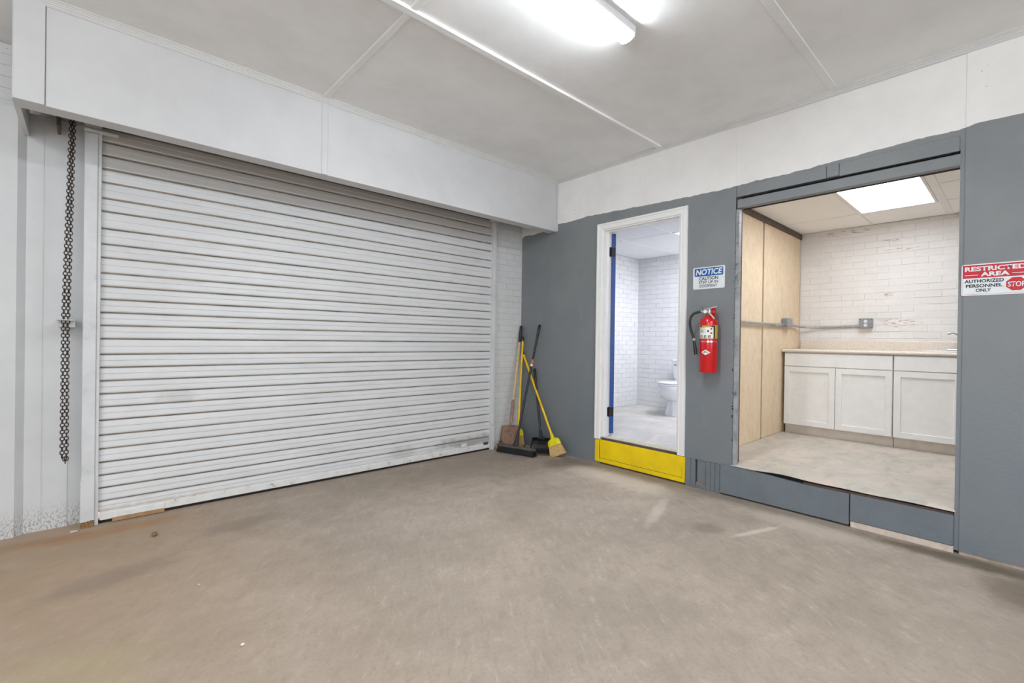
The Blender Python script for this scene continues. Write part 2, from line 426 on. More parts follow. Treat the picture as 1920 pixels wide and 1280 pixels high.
# right wall, two-tone
wr = obj('wall_right', B(XR, 3.82, 2.80, 4.3, 0, ZC), M_GREY2)
tag(wr, 'plywood wall painted grey below and white above, holding both openings', 'wall', kind='structure')
def wrp(*a, mat=M_GREY2, name='wall_panel', bev=0.): return obj(name, B(*a, bev), mat, wr)
wrp(XR, 3.82, 1.98, 2.80, 2.295, ZC); wrp(XR, 3.82, 1.53, 1.98, .236, ZC)
wrp(XR+.003, 3.82, .24, 1.53, 2.335, ZC)
wrp(XR, 3.82, -5.2, .245, .02, ZC)
# patched ply pieces over the wide opening
for y0, y1, z0 in ((.93, 1.52, 2.334), (.858, .926, 2.337), (.27, .854, 2.330)):
    wrp(XR-.005, XR+.004, y0, y1, z0, 2.418, name='patch_panel', bev=.002)
obj('header_board', B(XR-.004, XR+.045, .262, 1.518, 2.246, 2.314, .004), M_GREY2, wr)
obj('gap_blocker', B(XR+.045, 3.82, .267, 1.505, 2.25, 2.42), M_DARK, wr)  # dark block added to keep the gap over the header dark
obj('jamb_board', B(XR+.004, XR+.05, .240, .267, .02, 2.345), M_GREY2, wr)
obj('corner_strip', B(XR+.006, XR+.05, 1.505, 1.53, .25, 2.24, .002),
    simple('chipped_jamb_paint', (166, 168, 170), .4, var=.25, vs=7, dirt=(86, 84, 82), dthr=(.6, .66), dscale=18), wr)
obj('opening_jamb', B(XR+.05, 3.86, 1.532, 1.77, .245, 2.47), M_BROWN, wr)
obj('base_strip', B(XR+.006, 3.80, -5.2, .245, 0, .02), M_RAW, wr)
# ragged paint chips on the left edge of the opening
bm = bmesh.new(); rr = random.Random(3)
for k in range(46):
    z = rr.uniform(.3, 1.95); y = 1.531 + rr.uniform(-.003, .006); s = rr.uniform(.004, .013)
    vs = [bm.verts.new((XR-.001, y+rr.uniform(-s, s)*.7, z+rr.uniform(-s, s)*1.6)) for _ in range(3)]
    bm.faces.new(vs); bmesh.ops.translate
o = obj('paint_chips', bm, M_DARK, wr); o['kind'] = 'stuff'
# crawl boards with the little vent below the wall, between the openings
obj('vent_backing', B(XR+.05, 3.80, 1.62, 1.915, 0, .236), M_GREYD, wr)
for y0, y1, z0 in ((1.868, 1.912, 0), (1.826, 1.866, 0), (1.698, 1.733, 0), (1.664, 1.696, 0), (1.622, 1.662, 0)):
    obj('vent_board', B(XR-.002, XR+.05, y0, y1, z0, .234, .002), M_GREY, wr)
obj('vent_rail', B(XR+.002, XR+.05, 1.733, 1.826, 0, .034, .002), M_GREY, wr)
obj('vent_lid', B(XR+.010, XR+.05, 1.735, 1.814, .048, .234, .001), M_GREY, wr)
obj('rust_edge', B(XR+.012, XR+.05, 1.735, 1.824, .034, .046), M_RUST, wr)
# sill boards
obj('sill_board', B(XR-.010, XR+.03, .770, 1.619, .012, .216, .004), M_GREY, wr)
obj('sill_board', B(XR-.010, XR+.03, .268, .765, .042, .219, .004), M_GREY, wr)
obj('shim_board', B(XR-.004, XR+.03, .268, .762, 0, .040, .002), simple('pale_shim', (214, 198, 184), .6, var=.1), wr)
bm = bmesh.new(); poly_prism(bm, [(XR-.006, 1.619, .2168), (XR-.006, 1.619, .2425), (XR-.006, 1.40, .2385), (XR-.006, 1.05, .2185), (XR-.006, 1.05, .2168)], (.034, 0, 0)); obj('sill_cap', bm, M_GREY, wr)
obj('sill_cap', B(XR+.003, XR+.03, .27, 1.04, .2165, .231), M_BROWN, wr)
obj('sill_backing', B(XR+.03, 3.80, .26, 1.62, 0, .236), M_DARK, wr)
# yellow riser
yr = obj('step_riser', B(XR-.004, XR+.04, 1.915, 2.853, .018, .236, .003), M_YEL, wr)
yr['label'] = 'yellow painted step riser under the restroom door'
obj('riser_rail', B(XR-.010, XR-.003, 1.915, 2.80, .018, .055, .002), M_YEL, wr)
obj('riser_stile', B(XR-.010, XR-.003, 1.915, 1.938, .057, .15, .002), M_YEL, wr)
obj('riser_stile', B(XR-.010, XR-.003, 2.803, 2.853, .018, .23, .004), M_YEL, wr)
obj('riser_stile', B(XR-.007, XR-.003, 2.76, 2.80, .222, .236, .002), M_YEL, wr)
obj('riser_shadow_line', B(XR-.0075, XR-.003, 1.938, 2.80, .0545, .0580), M_BROWN, wr)  # thin brown strips painting in the shadow lines along the rail and stiles
obj('riser_shadow_line', B(XR-.0075, XR-.003, 1.9375, 1.9405, .058, .150), M_BROWN, wr)
obj('riser_shadow_line', B(XR-.0075, XR-.003, 2.7985, 2.8035, .03, .225), M_BROWN, wr)
obj('threshold_edge', B(XR+.001, XR+.0145, 1.998, 2.782, .236, .257), M_BROWN, wr)
obj('riser_backing', B(XR+.02, 3.80, 1.915, 2.853, .0, .25), M_BROWN, wr)

# left wall: metal siding, brick strip, soffit
wl = root('wall_left', (0, 4.1, 0), 'white painted metal siding wall left of the roller door', 'wall', kind='structure')
prof = []
x = -.028
prof += [(x, 4.03), (-.095, 4.015), (-.10, 4.010), (-.205, 4.010), (-.209, 4.013), (-.215, 4.010), (-.287, 4.010), (-.322, 3.975)]
base = -.322
while base > -4.2:
    prof += [(base-.075, 3.975), (base-.11, 4.01), (base-.30, 4.01), (base-.335, 3.975)]; base -= .335
bm = bmesh.new(); lo = [bm.verts.new((a, b, 0)) for a, b in prof]; hi = [bm.verts.new((a, b, 2.512)) for a, b in prof]
for k in range(len(prof)-1): bm.faces.new((lo[k], lo[k+1], hi[k+1], hi[k]))
sd = obj('metal_siding', bm, M_SIDING, wl)
md = sd.modifiers.new('s', 'SOLIDIFY'); md.thickness = .002
obj('wall_backing', B(-4.2, -.02, 4.10, 4.2, 0, ZC), M_MORTAR, wl)
obj('wall_backing', B(3.28, 3.80, 3.952, 4.2, 0, ZC), M_MORTAR, wl)
obj('lintel', B(-.02, 3.28, 4.16, 4.2, 2.3, ZC), M_BROWN, wl)
bricks(wl, M_BRICK, (3.285, 3.952, 0), 0, .436, .004, 2.92, 5)
bricks(wl, M_BRICK, (-.93, 4.10, 0), 0, .60, 2.524, 2.92, 6)

# soffit beam over the roller door
sb = root('trim_1', (1.7, 3.45, 2.4), 'deep white boxed soffit beam over the roller door', 'beam', kind='structure')
YB = 3.412
obj('beam_core', B(-.30, XR, YB+.008, 3.533, 2.374, ZC, .002), M_BEAM, sb)
for x0, x1 in ((-.18, 1.222), (1.266, XR)):
    obj('beam_panel', B(x0, x1, YB, YB+.012, 2.372, 2.905, .002), M_BEAM, sb)
obj('beam_batten', B(1.222, 1.266, YB-.003, YB+.012, 2.374, 2.885, .002), M_BEAM, sb)
obj('beam_batten', B(-.296, -.182, YB-.008, YB+.012, 2.374, 2.905, .002), M_BEAM, sb)
obj('beam_end_panel', B(-.30, -.276, 3.533, 4.0, 2.374, ZC, .001), M_TRIMW, sb)
obj('beam_ceiling', B(-.276, XR, 3.533, 4.16, 2.90, ZC), M_BROWN, sb)
def fluted(name, p0, p1, inward, lab, parent=None):
    """ribbed cove moulding: profile swept from p0 to p1"""
    P0, P1, I = Vector(p0), Vector(p1), Vector(inward)
    pr = [(0, 0), (.022, 0), (.022, -.008), (.017, -.011), (.017, -.017), (.013, -.020), (.013, -.027), (.009, -.030), (.009, -.037), (.004, -.044), (0, -.044)]
    bm = bmesh.new(); a = [bm.verts.new(P0 + I*q + Vector((0, 0, w))) for q, w in pr]; b = [bm.verts.new(P1 + I*q + Vector((0, 0, w))) for q, w in pr]
    for k in range(len(pr)): bm.faces.new((a[k], a[(k+1) % len(pr)], b[(k+1) % len(pr)], b[k]))
    bm.faces.new(a); bm.faces.new(b)
    return tag(obj(name, bm, M_TRIMW), lab, 'moulding', kind='structure')
fluted('trim_2', (-.3, YB, ZC), (XR, YB, ZC), (0, -1, 0), 'ribbed white moulding where the soffit beam meets the ceiling')
fluted('trim_3', (XR, -5.2, ZC), (XR, YB, ZC), (-1, 0, 0), 'ribbed white moulding where the grey wall meets the ceiling')
t = obj('trim_4', B(XR-.012, XR, YB-.018, YB+.0, 2.375, 2.885, .003), M_BEAM); tag(t, 'narrow vertical corner strip at the end of the soffit beam', 'moulding', kind='structure')

# ceiling of painted sheets with battens
cl = root('ceiling', (0, 0, ZC), 'off-white painted sheet ceiling with battens over the joints', 'ceiling', kind='structure')
obj('ceiling_deck', B(-4.2, 3.80, -5.2, 4.2, ZC+.012, ZC+.1), M_DARK, cl)
ys = [YB+.1, 2.192, .892, -.33, -1.55, -2.77, -3.99, -5.2]; xs = [3.80, 1.24, -1.2, -3.64, -4.2]
for i in range(len(ys)-1):
    for k in range(len(xs)-1):
        obj('ceiling_panel', B(xs[k+1]+.001, xs[k]-.001, ys[i+1]+.001, ys[i]-.001, ZC, ZC+.012, .001), M_CEIL, cl)
obj('ceiling_panel', B(-4.2, -.302, YB+.1, 4.10, ZC, ZC+.012, .001), M_CEIL, cl)
for k, yj in enumerate(ys[1:-1]):
    w_, h_ = ((.022, .018), (.024, .006))[k > 0]
    obj('batten', B(-4.2, XR-.0, yj-w_, yj+w_, ZC-h_, ZC+.001, .002), M_CEIL, cl)
for k in range(len(ys)-1):
    hi_ = YB - .02 if k == 0 else ys[k] - .024
    for xj in xs[1:-1]:
        obj('batten', B(xj-.021, xj+.021, ys[k+1]+.024, hi_, ZC-.010, ZC+.001, .004), M_CEIL, cl)

# far walls of the bay (behind the camera), with openings added to let in fill light
wb = root('wall_back', (-4.2, 0, 0), 'white wall on the far left side with a second opening added to let in light', 'wall', kind='structure')
for a in ((-5.2, -3.6, 0, ZC), (.4, 4.2, 0, ZC), (-3.6, .4, 2.6, ZC)): obj('wall_panel', B(-4.3, -4.2, a[0], a[1], a[2], a[3]), M_WHITE, wb)
0 and tag(wb, 'white painted wall on the far left side of the bay', 'wall', kind='structure')
wf = root('wall_front', (0, -5.2, 0), 'white wall behind the camera with a wide opening added to let in light', 'wall', kind='structure')
for a in ((-4.2, -2.6, 0, ZC), (1.6, 3.8, 0, ZC), (-2.6, 1.6, 2.6, ZC)):
    obj('wall_panel', B(a[0], a[1], -5.3, -5.2, a[2], a[3]), M_WHITE, wf)

# ---------------------------------------------------------------- restroom and alcove shells
XB = 6.10
fa = obj('floor_alcove', B(XR+.012, XB, -1.0, 1.77, .05, .245), M_DARK)
tag(fa, 'raised alcove floor of mottled pale linoleum', 'floor', kind='structure')
# linoleum sheet with a lifted, slightly wavy front lip
bm = bmesh.new(); n = 40; top = []; 
for i in range(n+1):
    y = .262 + (1.535-.262)*i/n
    e = .004 + .012*max(0, math.exp(-((y-1.15)/.16)**2)) + .002*math.sin(y*17)
    top.append([bm.verts.new((XR-.012-e*.6, y, .243+e)), bm.verts.new((XR+.05, y, .250)), bm.verts.new((XR+.10, y, .249))])
for a, b in zip(top, top[1:]):
    for k in range(2): bm.faces.new((a[k], a[k+1], b[k+1], b[k]))
o = obj('linoleum_lip', bm, M_LINO, fa); o.modifiers.new('s', 'SOLIDIFY').thickness = .003
obj('linoleum', B(XR+.10, XB, -1.0, 1.765, .243, .249), M_LINO, fa)
fr = obj('floor_restroom', B(XR+.014, XB, 1.9, 3.92, .05, .262), M_LINO_B)
tag(fr, 'pale grey raised floor of the restroom', 'floor', kind='structure')

wk = root('wall_alcove_back', (XB, .9, 0), 'white painted brick wall above the alcove counter', 'wall', kind='structure')
obj('wall_backing', B(XB, XB+.12, -1.0, 1.9, 0, 2.6), M_MORTAR_K, wk)
bricks(wk, M_BRICK_K, (XB, 1.765, 0), -PI/2, 1.80, 1.135, 2.463, 11)
wq = root('wall_restroom_back', (XB, 2.9, 0), 'white painted brick wall behind the toilet', 'wall', kind='structure')
obj('wall_backing', B(XB, XB+.12, 1.9, 4.04, 0, 2.6), M_MORTAR, wq)
bricks(wq, M_BRICK_B, (XB, 3.92, 0), -PI/2, 1.25, .264, 2.43, 12)
wt = root('wall_restroom_left', (4.9, 3.92, 0), 'white painted brick side wall of the restroom', 'wall', kind='structure')
obj('wall_backing', B(3.82, XB, 3.92, 4.04, 0, 2.6), M_MORTAR, wt)
bricks(wt, M_BRICK_B, (4.9, 3.92, 0), 0, 1.2, .264, 2.43, 13)
wp = root('wall_alcove_left', (4.9, 1.8, 0), 'birch plywood sheets lining the left side of the alcove', 'wall', kind='structure')
obj('partition_core', B(3.82, XB, 1.785, 1.90, .05, 2.55), M_BROWN, wp)
for x0, x1 in ((3.86, 4.953), (4.992, XB-.012)):
    obj('plywood_sheet', B(x0, x1, 1.766, 1.786, .249, 2.425, .002), M_PLY, wp)
obj('partition_face', B(3.82, XB, 1.899, 1.91, .25, 2.5), M_WHITE, wp)
t = obj('trim_5', B(3.84, XB, 1.752, 1.786, 2.405, 2.465, .002), M_BROWN); tag(t, 'dark brown wood strip along the top of the plywood', 'moulding', kind='structure')
ws = obj('wall_alcove_right', B(3.82, XB, -1.1, -1.0, .05, 2.6), M_WHITE); tag(ws, 'white end wall of the alcove', 'wall', kind='structure')

def grid_ceiling(name, lab, z, X, Y, tiles, tmat, x_lines, y_lines):
    r = root(name, (XR+1, sum(Y)/2, z), lab, 'ceiling', kind='structure')
    obj('ceiling_deck', B(3.82, XB, Y[0], Y[1], z+.10, z+.14), M_DARK, r)
    for (x0, x1, y0, y1) in tiles:
        obj('ceiling_tile', B(x0+.004, x1-.004, y0+.004, y1-.004, z+.003, z+.018), tmat, r)
    for (xl, y0, y1) in x_lines: obj('grid_tee', B(xl-.010, xl+.010, y0, y1, z, z+.004), M_TEE, r)
    for (yl, x0, x1, w) in y_lines: obj('grid_tee', B(x0, x1, yl-w, yl+w, z-.001, z+.005), M_TEE, r)
    return r
ZK = 2.465
kt = [(3.82, 4.29, 1.10, 1.765), (4.29, 5.51, 1.10, 1.765), (5.51, XB, 1.10, 1.765), (3.82, 4.29, .50, 1.10), (5.51, XB, .50, 1.10)]
for yy in ((-.11, .50), (-1.0, -.11)):
    for xx in ((3.82, 4.29), (4.29, 4.90), (4.90, 5.51), (5.51, XB)): kt.append((*xx, *yy))
grid_ceiling('ceiling_alcove', 'suspended ceiling of cream acoustic tiles over the alcove', ZK, (3.82, XB), (-1.0, 1.765), kt, M_TILE,
    [(5.51, -1, 1.765), (4.29, -1, 1.765), (4.90, -1, .46)], [(1.10, 3.82, XB, .010), (.50, 3.82, XB, .028), (-.11, 3.82, XB, .012)])
ZB = 2.43
bt = [(3.84, 4.85, 3.31, 3.92), (4.85, XB, 3.31, 3.92), (3.84, 4.85, 2.70, 3.31), (4.85, XB, 2.70, 3.31), (3.84, 4.85, 1.9, 2.70)]
grid_ceiling('ceiling_restroom', 'suspended ceiling of white acoustic tiles in the restroom', ZB, (3.82, XB), (1.91, 3.92), bt, M_TILE_B,
    [(4.85, 1.9, 3.92)], [(3.31, 3.82, XB, .010), (2.70, 3.82, XB, .010), (2.09, 3.82, XB, .010)])
def troffer(x0, x1, y0, y1, z, mat, lab, grp=None):
    r = root('ceiling_light', ((x0+x1)/2, (y0+y1)/2, z), lab, 'light')
    bm = bmesh.new()
    for a in ((x0, x1, y0, y0+.02), (x0, x1, y1-.02, y1), (x0, x0+.02, y0+.02, y1-.02), (x1-.02, x1, y0+.02, y1-.02)): box(bm, *a, z-.003, z+.03)
    obj('frame', bm, M_TEE, r)
    obj('diffuser', B(x0+.02, x1-.02, y0+.02, y1-.02, z+.006, z+.012), mat, r)
    obj('housing', B(x0, x1, y0, y1, z+.03, z+.09), M_FIXT, r)
troffer(4.30, 5.50, .53, 1.09, ZK, M_TROF, 'flat rectangular light panel in the alcove ceiling')
troffer(4.86, 6.07, 2.10, 2.69, ZB, M_TROF_B, 'flat light panel in the restroom ceiling, only its corner in view')

# strip lights of the bay, some added out of view
def strip(x0, y, lab, grp=None):
    x1 = x0 + 1.22
    r = root('strip_light', ((x0+x1)/2, y, ZC), lab, 'light', grp)
    obj('housing', B(x0, x1, y-.048, y+.048, ZC-.046, ZC-.0005, .003), M_FIXT, r)
    bm = bmesh.new(); n = 12; ra = []; 
    for xx in (x0+.012, x1-.012):
        ra.append([bm.verts.new((xx, y+.043*math.cos(PI*k/n), ZC-.046-.028*math.sin(PI*k/n)**.7)) for k in range(n+1)])
    for k in range(n): bm.faces.new((ra[0][k], ra[0][k+1], ra[1][k+1], ra[1][k]))
    bm.faces.new(ra[0]); bm.faces.new(ra[1])
    obj('lens', bm, M_STRIP, r, smooth=True)
    for xx in (x0, x1-.012):
        bm = bmesh.new(); pr = [(xx, y+.046, ZC-.045)] + [(xx, y+.045*math.cos(PI*k/n), ZC-.046-.030*math.sin(PI*k/n)**.7) for k in range(n+1)]
        poly_prism(bm, pr[1:], (.012, 0, 0)); obj('end_cap', bm, M_FIXT, r)
strip(.98, 1.50, 'lit white strip light on the ceiling above the bay')
GL = 'added fill lights out of view'
for sx, sy in ((-2.4, 1.50), (-2.4, -2.2), (.98, -1.9)):  # unseen fixtures added to brighten the ceiling and walls
    strip(sx, sy, 'strip light added out of view behind the camera as fill', GL)

# ================================================================ ROLLER DOOR
dr = root('door_1', (1.65, YD, 0), 'white slatted roller shutter door, closed, grimy along its foot', 'roller door', kind='structure')
XL0, XL1 = .045, 3.25
bounds = [.072, .141, .225, .306, .388, .474, .561, .655, .740, .823, .906, .991, 1.075, 1.174, 1.259, 1.341, 1.425, 1.508, 1.592, 1.690, 1.776, 1.874, 1.983, 2.066, 2.166, 2.252, 2.336, 2.422, 2.51]
slat_cache = {}
def slat_mesh(h, sag):
    key = (round(h, 3), sag)
    if key in slat_cache: return slat_cache[key]
    # (height fraction, depth towards the room)
    pr = [(0, .0), (.002, .013), (.010, .0165), (h*.30, .0138), (h*.475, .0108), (h*.50, .0142), (h*.58, .0138), (h*.80, .0095), (h-.0105, .0065), (h-.0080, .000)]
    hook = [(h-.0080, .0), (h-.004, -.003), (h+.010, -.003)]
    bm = bmesh.new(); nx = 10
    def strip_(pts, mi):
        rows = []
        for z, d in pts:
            rows.append([bm.verts.new((XL0 + (XL1-XL0)*i/nx, -d, z + sag*math.sin(PI*i/nx))) for i in range(nx+1)])
        for a, b in zip(rows, rows[1:]):
            for i in range(nx):
                f = bm.faces.new((a[i], a[i+1], b[i+1], b[i])); f.material_index = mi
    strip_(pr, 0); strip_(hook, 1)
    bmesh.ops.remove_doubles(bm, verts=bm.verts, dist=1e-5)
    bmesh.ops.recalc_face_normals(bm, faces=bm.faces)
    me = bpy.data.meshes.new('slat'); bm.to_mesh(me); bm.free(); me.materials.append(M_SLAT); me.materials.append(M_GROOVE)
    slat_cache[key] = me; return me
for k, (a, b) in enumerate(zip(bounds, bounds[1:])):
    o = bpy.data.objects.new('slat', slat_mesh(b-a, 0.)); COL.objects.link(o); o.parent = dr
    o.matrix_local = Matrix.Translation((-1.65, random.uniform(-.001, .001), a))
obj('coil', T([(XL0, 4.06, 2.70), (XL1, 4.06, 2.70)], .17, 24), M_SLAT, dr, smooth=True)
bb = obj('bottom_bar', B(XL0+.01, XL1-.01, YD-.030, YD, .020, .070, .004), M_BARW, dr)
obj('rubber_seal', B(XL0, XL1, YD-.015, YD+.02, -.002, .022), M_RUBBER, dr)
obj('kick_plate', B(.115, .385, YD-.042, YD-.028, .004, .028, .001), simple('rusted_angle', (178, 140, 100), .6, .1, var=.2, vs=10), dr)
obj('kick_plate', B(.115, .385, YD-.040, YD-.028, .028, .062, .002), M_BARW, dr)
obj('lock_plate', B(2.86, 2.93, YD-.034, YD-.02, .075, .115, .003), M_BARW, dr)
obj('lock_plate', B(3.16, 3.22, YD-.034, YD-.02, .06, .09, .003), M_BROWN, dr)
M_RAIL = simple('rail_paint', (210, 211, 212), .45, var=.05, vs=7, dirt=(190, 190, 188), dthr=(.6, .7), dscale=7)
lr = obj('guide_rail', B(-.033, .030, 3.895, 4.03, .29, 2.445, .003), M_RAIL, dr)
obj('guide_rail', B(.028, .048, 3.905, 4.0, .0, 2.445, .003), M_RAIL, dr)
obj('guide_rail', B(-.036, .030, 3.890, 4.03, .035, .292, .003), M_RAIL, dr)
bm = bmesh.new(); rr = random.Random(9); pts = [(-.034, 0, .0), (.030, 0, .0)]
for k in range(14): pts.append((.030-.064*(k+1)/14, 0, .030 + .014*(1-k/14) + rr.uniform(-.005, .005)))
poly_prism(bm, [(p[0], 3.8885, p[2]) for p in pts], (0, .02, 0)); obj('rusted_foot', bm, M_LEAF, dr)
obj('guide_rail', B(3.247, 3.288, 3.895, 4.0, .27, 2.47, .003), M_RAIL, dr)
obj('guide_rail', B(3.247, 3.290, 3.890, 4.0, 0, .268, .003), M_RAIL, dr)
obj('bracket', B(-.036, .046, 3.90, 4.0, 2.462, 2.56, .003), M_TRIMW, dr)
obj('bracket', B(-.036, .125, 3.870, 3.905, 2.447, 2.462, .002), M_TRIMW, dr)
obj('bracket', B(3.247, 3.30, 3.89, 4.0, 2.485, 2.57, .003), M_TRIMW, dr)
obj('bracket', B(3.18, 3.298, 3.865, 3.90, 2.474, 2.484, .002), M_TRIMW, dr)
obj('bracket', B(3.262, 3.274, 3.865, 3.90, 2.44, 2.54, .002), M_TRIMW, dr)
obj('axle_end', T([(-.14, 4.0, 2.56), (-.036, 4.0, 2.56)], .05, 16), M_BOXG, dr, smooth=True)
obj('sprocket_plate', B(-.155, -.140, 3.83, 4.0, 2.42, 2.66, .002), M_BROWN, dr)

# hoist chain: two strands of round links joined at the foot
hc = root('hoist_chain', (-.1, 3.85, .45), 'dark steel hoist chain hanging in a long double loop beside the roller door', 'chain')
def link_mesh():
    bm = bmesh.new(); n, mseg = 10, 5; rings = []
    for i in range(n):
        a = 2*PI*i/n; c = Vector((.0088*math.cos(a), 0, .0128*math.sin(a))); d = Vector((math.cos(a), 0, math.sin(a)))
        rings.append([bm.verts.new(c + d*.0029*math.cos(2*PI*j/mseg) + Vector((0, .0029*math.sin(2*PI*j/mseg), 0))) for j in range(mseg)])
    for i in range(n):
        a, b = rings[i], rings[(i+1) % n]
        for j in range(mseg): bm.faces.new((a[j], a[(j+1) % mseg], b[(j+1) % mseg], b[j]))
    bmesh.ops.recalc_face_normals(bm, faces=bm.faces)
    me = bpy.data.meshes.new('chain_link'); bm.to_mesh(me); bm.free(); me.materials.append(M_CHAIN)
    me.polygons.foreach_set('use_smooth', [True]*len(me.polygons)); return me
LM = link_mesh()
def strand_x(z, s):
    w = .006 + .003*min(1, max(0, (2.3-z)/.9))
    mid = -.087 - .021*min(1, max(0, (2.45-z)/1.2))
    return mid + s*w
pts = []
z = 2.50
while z > .47: pts.append((strand_x(z, -1), z)); z -= .0205
pts += [(-.106, .450), (-.103, .434), (-.098, .450)]
z = .47
while z < 2.50: pts.append((strand_x(z, 1), z)); z += .0205
hinv = hc.matrix_world.inverted()
face_ang = math.atan2(3.85, -.1) - PI/2
for k, (x, z) in enumerate(pts):
    o = bpy.data.objects.new('chain_link', LM); COL.objects.link(o); o.parent = hc
    o.matrix_local = hinv @ Matrix.Translation((x, 3.85 + (.006 if x > strand_x(z, 0) else -.006), z)) @ Matrix.Rotation((PI/2 if k % 2 else .15) + random.uniform(-.25, .25), 4, 'Z') @ Matrix.Rotation(random.uniform(-.1, .1), 4, 'Y')
ck = root('chain_keeper', (-.105, 3.9, 1.28), 'small painted steel keeper plate fixed to the siding, gripping the hoist chain', 'bracket')
obj('keeper_shelf', B(-.150, -.068, 3.825, 3.90, 1.278, 1.284, .001), M_GALV, ck)
obj('keeper_plate', B(-.143, -.066, 3.90, 4.01, 1.238, 1.284, .001), M_SIDING, ck)

# ================================================================ RESTROOM DOOR
dc = root('door_2', (XR, 2.39, .25), 'white casing of the restroom doorway', 'door frame', kind='structure')
def casing(y0, y1, z0, z1, ver):
    bm = bmesh.new()
    # stepped, fluted face
    pr = [(0, 0), (0, .014), (.010, .018), (.018, .018), (.020, .012), (.048, .012), (.052, .016), (.062, .010), (.066, 0)]
    return pr
def casing_piece(side):
    pr = [(0, .010), (.004, .020), (.020, .020), (.023, .013), (.030, .015), (.050, .012), (.053, .016), (.062, .013), (.066, .006), (.066, 0), (0, 0)]
    bm = bmesh.new()
    yl, yr_, zt, zb = 2.860, 1.920, 2.352, .242
    if side == 'left':  # offset measured from the outer edge inward
        a = [(yl-q, d, zb+(.03 if 0 else 0), zt-q) for q, d in pr]
    elif side == 'right': a = [(yr_+q, d, zb, zt-q) for q, d in pr]
    if side in ('left', 'right'):
        lo = [bm.verts.new((XR-d, y, z0)) for y, d, z0, z1 in a]; hi = [bm.verts.new((XR-d, y, z1)) for y, d, z0, z1 in a]
    else:
        lo = [bm.verts.new((XR-d, yl-q, zt-q)) for q, d in pr]; hi = [bm.verts.new((XR-d, yr_+q, zt-q)) for q, d in pr]
    n = len(lo)
    for k in range(n): bm.faces.new((lo[k], lo[(k+1) % n], hi[(k+1) % n], hi[k]))
    bm.faces.new(lo); bm.faces.new(hi)
    return bm
for sd_ in ('left', 'right', 'top'): obj('casing', casing_piece(sd_), M_CASING, dc)
obj('jamb', B(XR-.002, 3.86, 2.780, 2.800, .262, 2.296), M_CASING, dc)
obj('jamb', B(XR-.002, 3.86, 1.978, 1.998, .262, 2.296), M_CASING, dc)
obj('jamb', B(XR-.002, 3.86, 1.998, 2.780, 2.278, 2.296), M_CASING, dc)
obj('door_stop', B(3.755, 3.79, 2.768, 2.780, .262, 2.278), M_CASING, dc)
obj('door_stop', B(3.755, 3.79, 1.998, 2.768, 2.266, 2.278), M_CASING, dc)
# slab opened wide into the restroom
hinge = Vector((3.835, 2.772, 0)); ang = math.radians(46)
rd = root('door_3', (3.835, 2.772, .28), 'blue painted restroom door swung wide open, seen on its edge', 'door', kind='structure')
def rotated(bm):
    bmesh.ops.rotate(bm, verts=bm.verts, cent=(0, 0, 0), matrix=Matrix.Rotation(ang, 3, 'Z'))
    bmesh.ops.translate(bm, verts=bm.verts, vec=hinge); return bm
obj('slab', rotated(B(0, .74, -.040, .0, .285, 2.268, .002)), M_BLUE, rd)
for z in (2.085, .50, 1.30):
    if z == 1.30: continue
    obj('hinge', rotated(B(-.003, .002, -.036, -.004, z-.045, z+.045)), M_HINGE, rd)
    bm = T([(3.822, 2.772, z-.047), (3.822, 2.772, z+.047)], .007, 8); obj('hinge', bm, M_HINGE, rd, smooth=True)
    obj('hinge', B(3.80, 3.832, 2.777, 2.781, z-.045, z+.045), M_HINGE, rd)
obj('door_knob', rotated(T([(.68, 0, 1.2), (.68, .03, 1.2), (.68, .035, 1.2), (.68, .06, 1.2), (.68, .07, 1.2)], [.012, .012, .026, .028, .015], 16)), M_HINGE, rd, smooth=True)


# worn caution tape on the threshold
ft = root('floor_tape', (3.79, 2.4, .263), 'worn yellow and grey caution tape across the restroom threshold', 'tape')
obj('tape_strip', B(3.765, 3.815, 2.03, 2.62, .2625, .2635), simple('worn_tape', (206, 202, 158), .6, var=.15, vs=30, dirt=(178, 174, 150), dthr=(.5, .6), dscale=60), ft)
for y in (2.64, 2.68, 2.72):
    bm = bmesh.new(); poly_prism(bm, [(3.765, y-.012, .2625), (3.815, y-.03, .2625), (3.815, y-.012, .2625), (3.765, y+.006, .2625)], (0, 0, .001)); obj('tape_strip', bm, simple('pale_tape', (216, 212, 150), .6), ft)

# toilet
tl = root('toilet', (5.8, 3.03, .262), 'white two-piece toilet against the restroom brick wall', 'toilet')
TY, zf = 3.035, .262
bm = bmesh.new()
loft(bm, [(zf, 5.72, TY, .250, .112, 3.2), (zf+.02, 5.72, TY, .248, .108, 3.2), (zf+.12, 5.72, TY, .225, .095, 2.8), (zf+.185, 5.715, TY, .215, .095, 2.6),
          (zf+.20, 5.70, TY, .235, .125, 2.4), (zf+.235, 5.675, TY, .265, .160, 2.3), (zf+.29, 5.65, TY, .288, .186, 2.2), (zf+.345, 5.64, TY, .292, .196, 2.2), (zf+.385, 5.64, TY, .286, .190, 2.2)], 36)
obj('bowl', bm, M_CERAM, tl, smooth=True)
bm = bmesh.new(); loft(bm, [(zf+.387, 5.64, TY, .286, .192, 2.2), (zf+.398, 5.64, TY, .290, .196, 2.2), (zf+.405, 5.64, TY, .286, .192, 2.2)], 36)
obj('seat', bm, M_CERAM, tl, smooth=True)
bm = bmesh.new(); loft(bm, [(zf+.409, 5.64, TY, .286, .192, 2.2), (zf+.422, 5.64, TY, .288, .194, 2.2), (zf+.430, 5.64, TY, .272, .180, 2.2)], 36)
obj('lid', bm, M_CERAM, tl, smooth=True)
bm = bmesh.new(); loft(bm, [(zf+.386, 5.98, TY, .085, .165, 5), (zf+.45, 5.98, TY, .092, .195, 5), (zf+.55, 5.98, TY, .096, .212, 6), (zf+.675, 5.98, TY, .098, .218, 6)], 36)
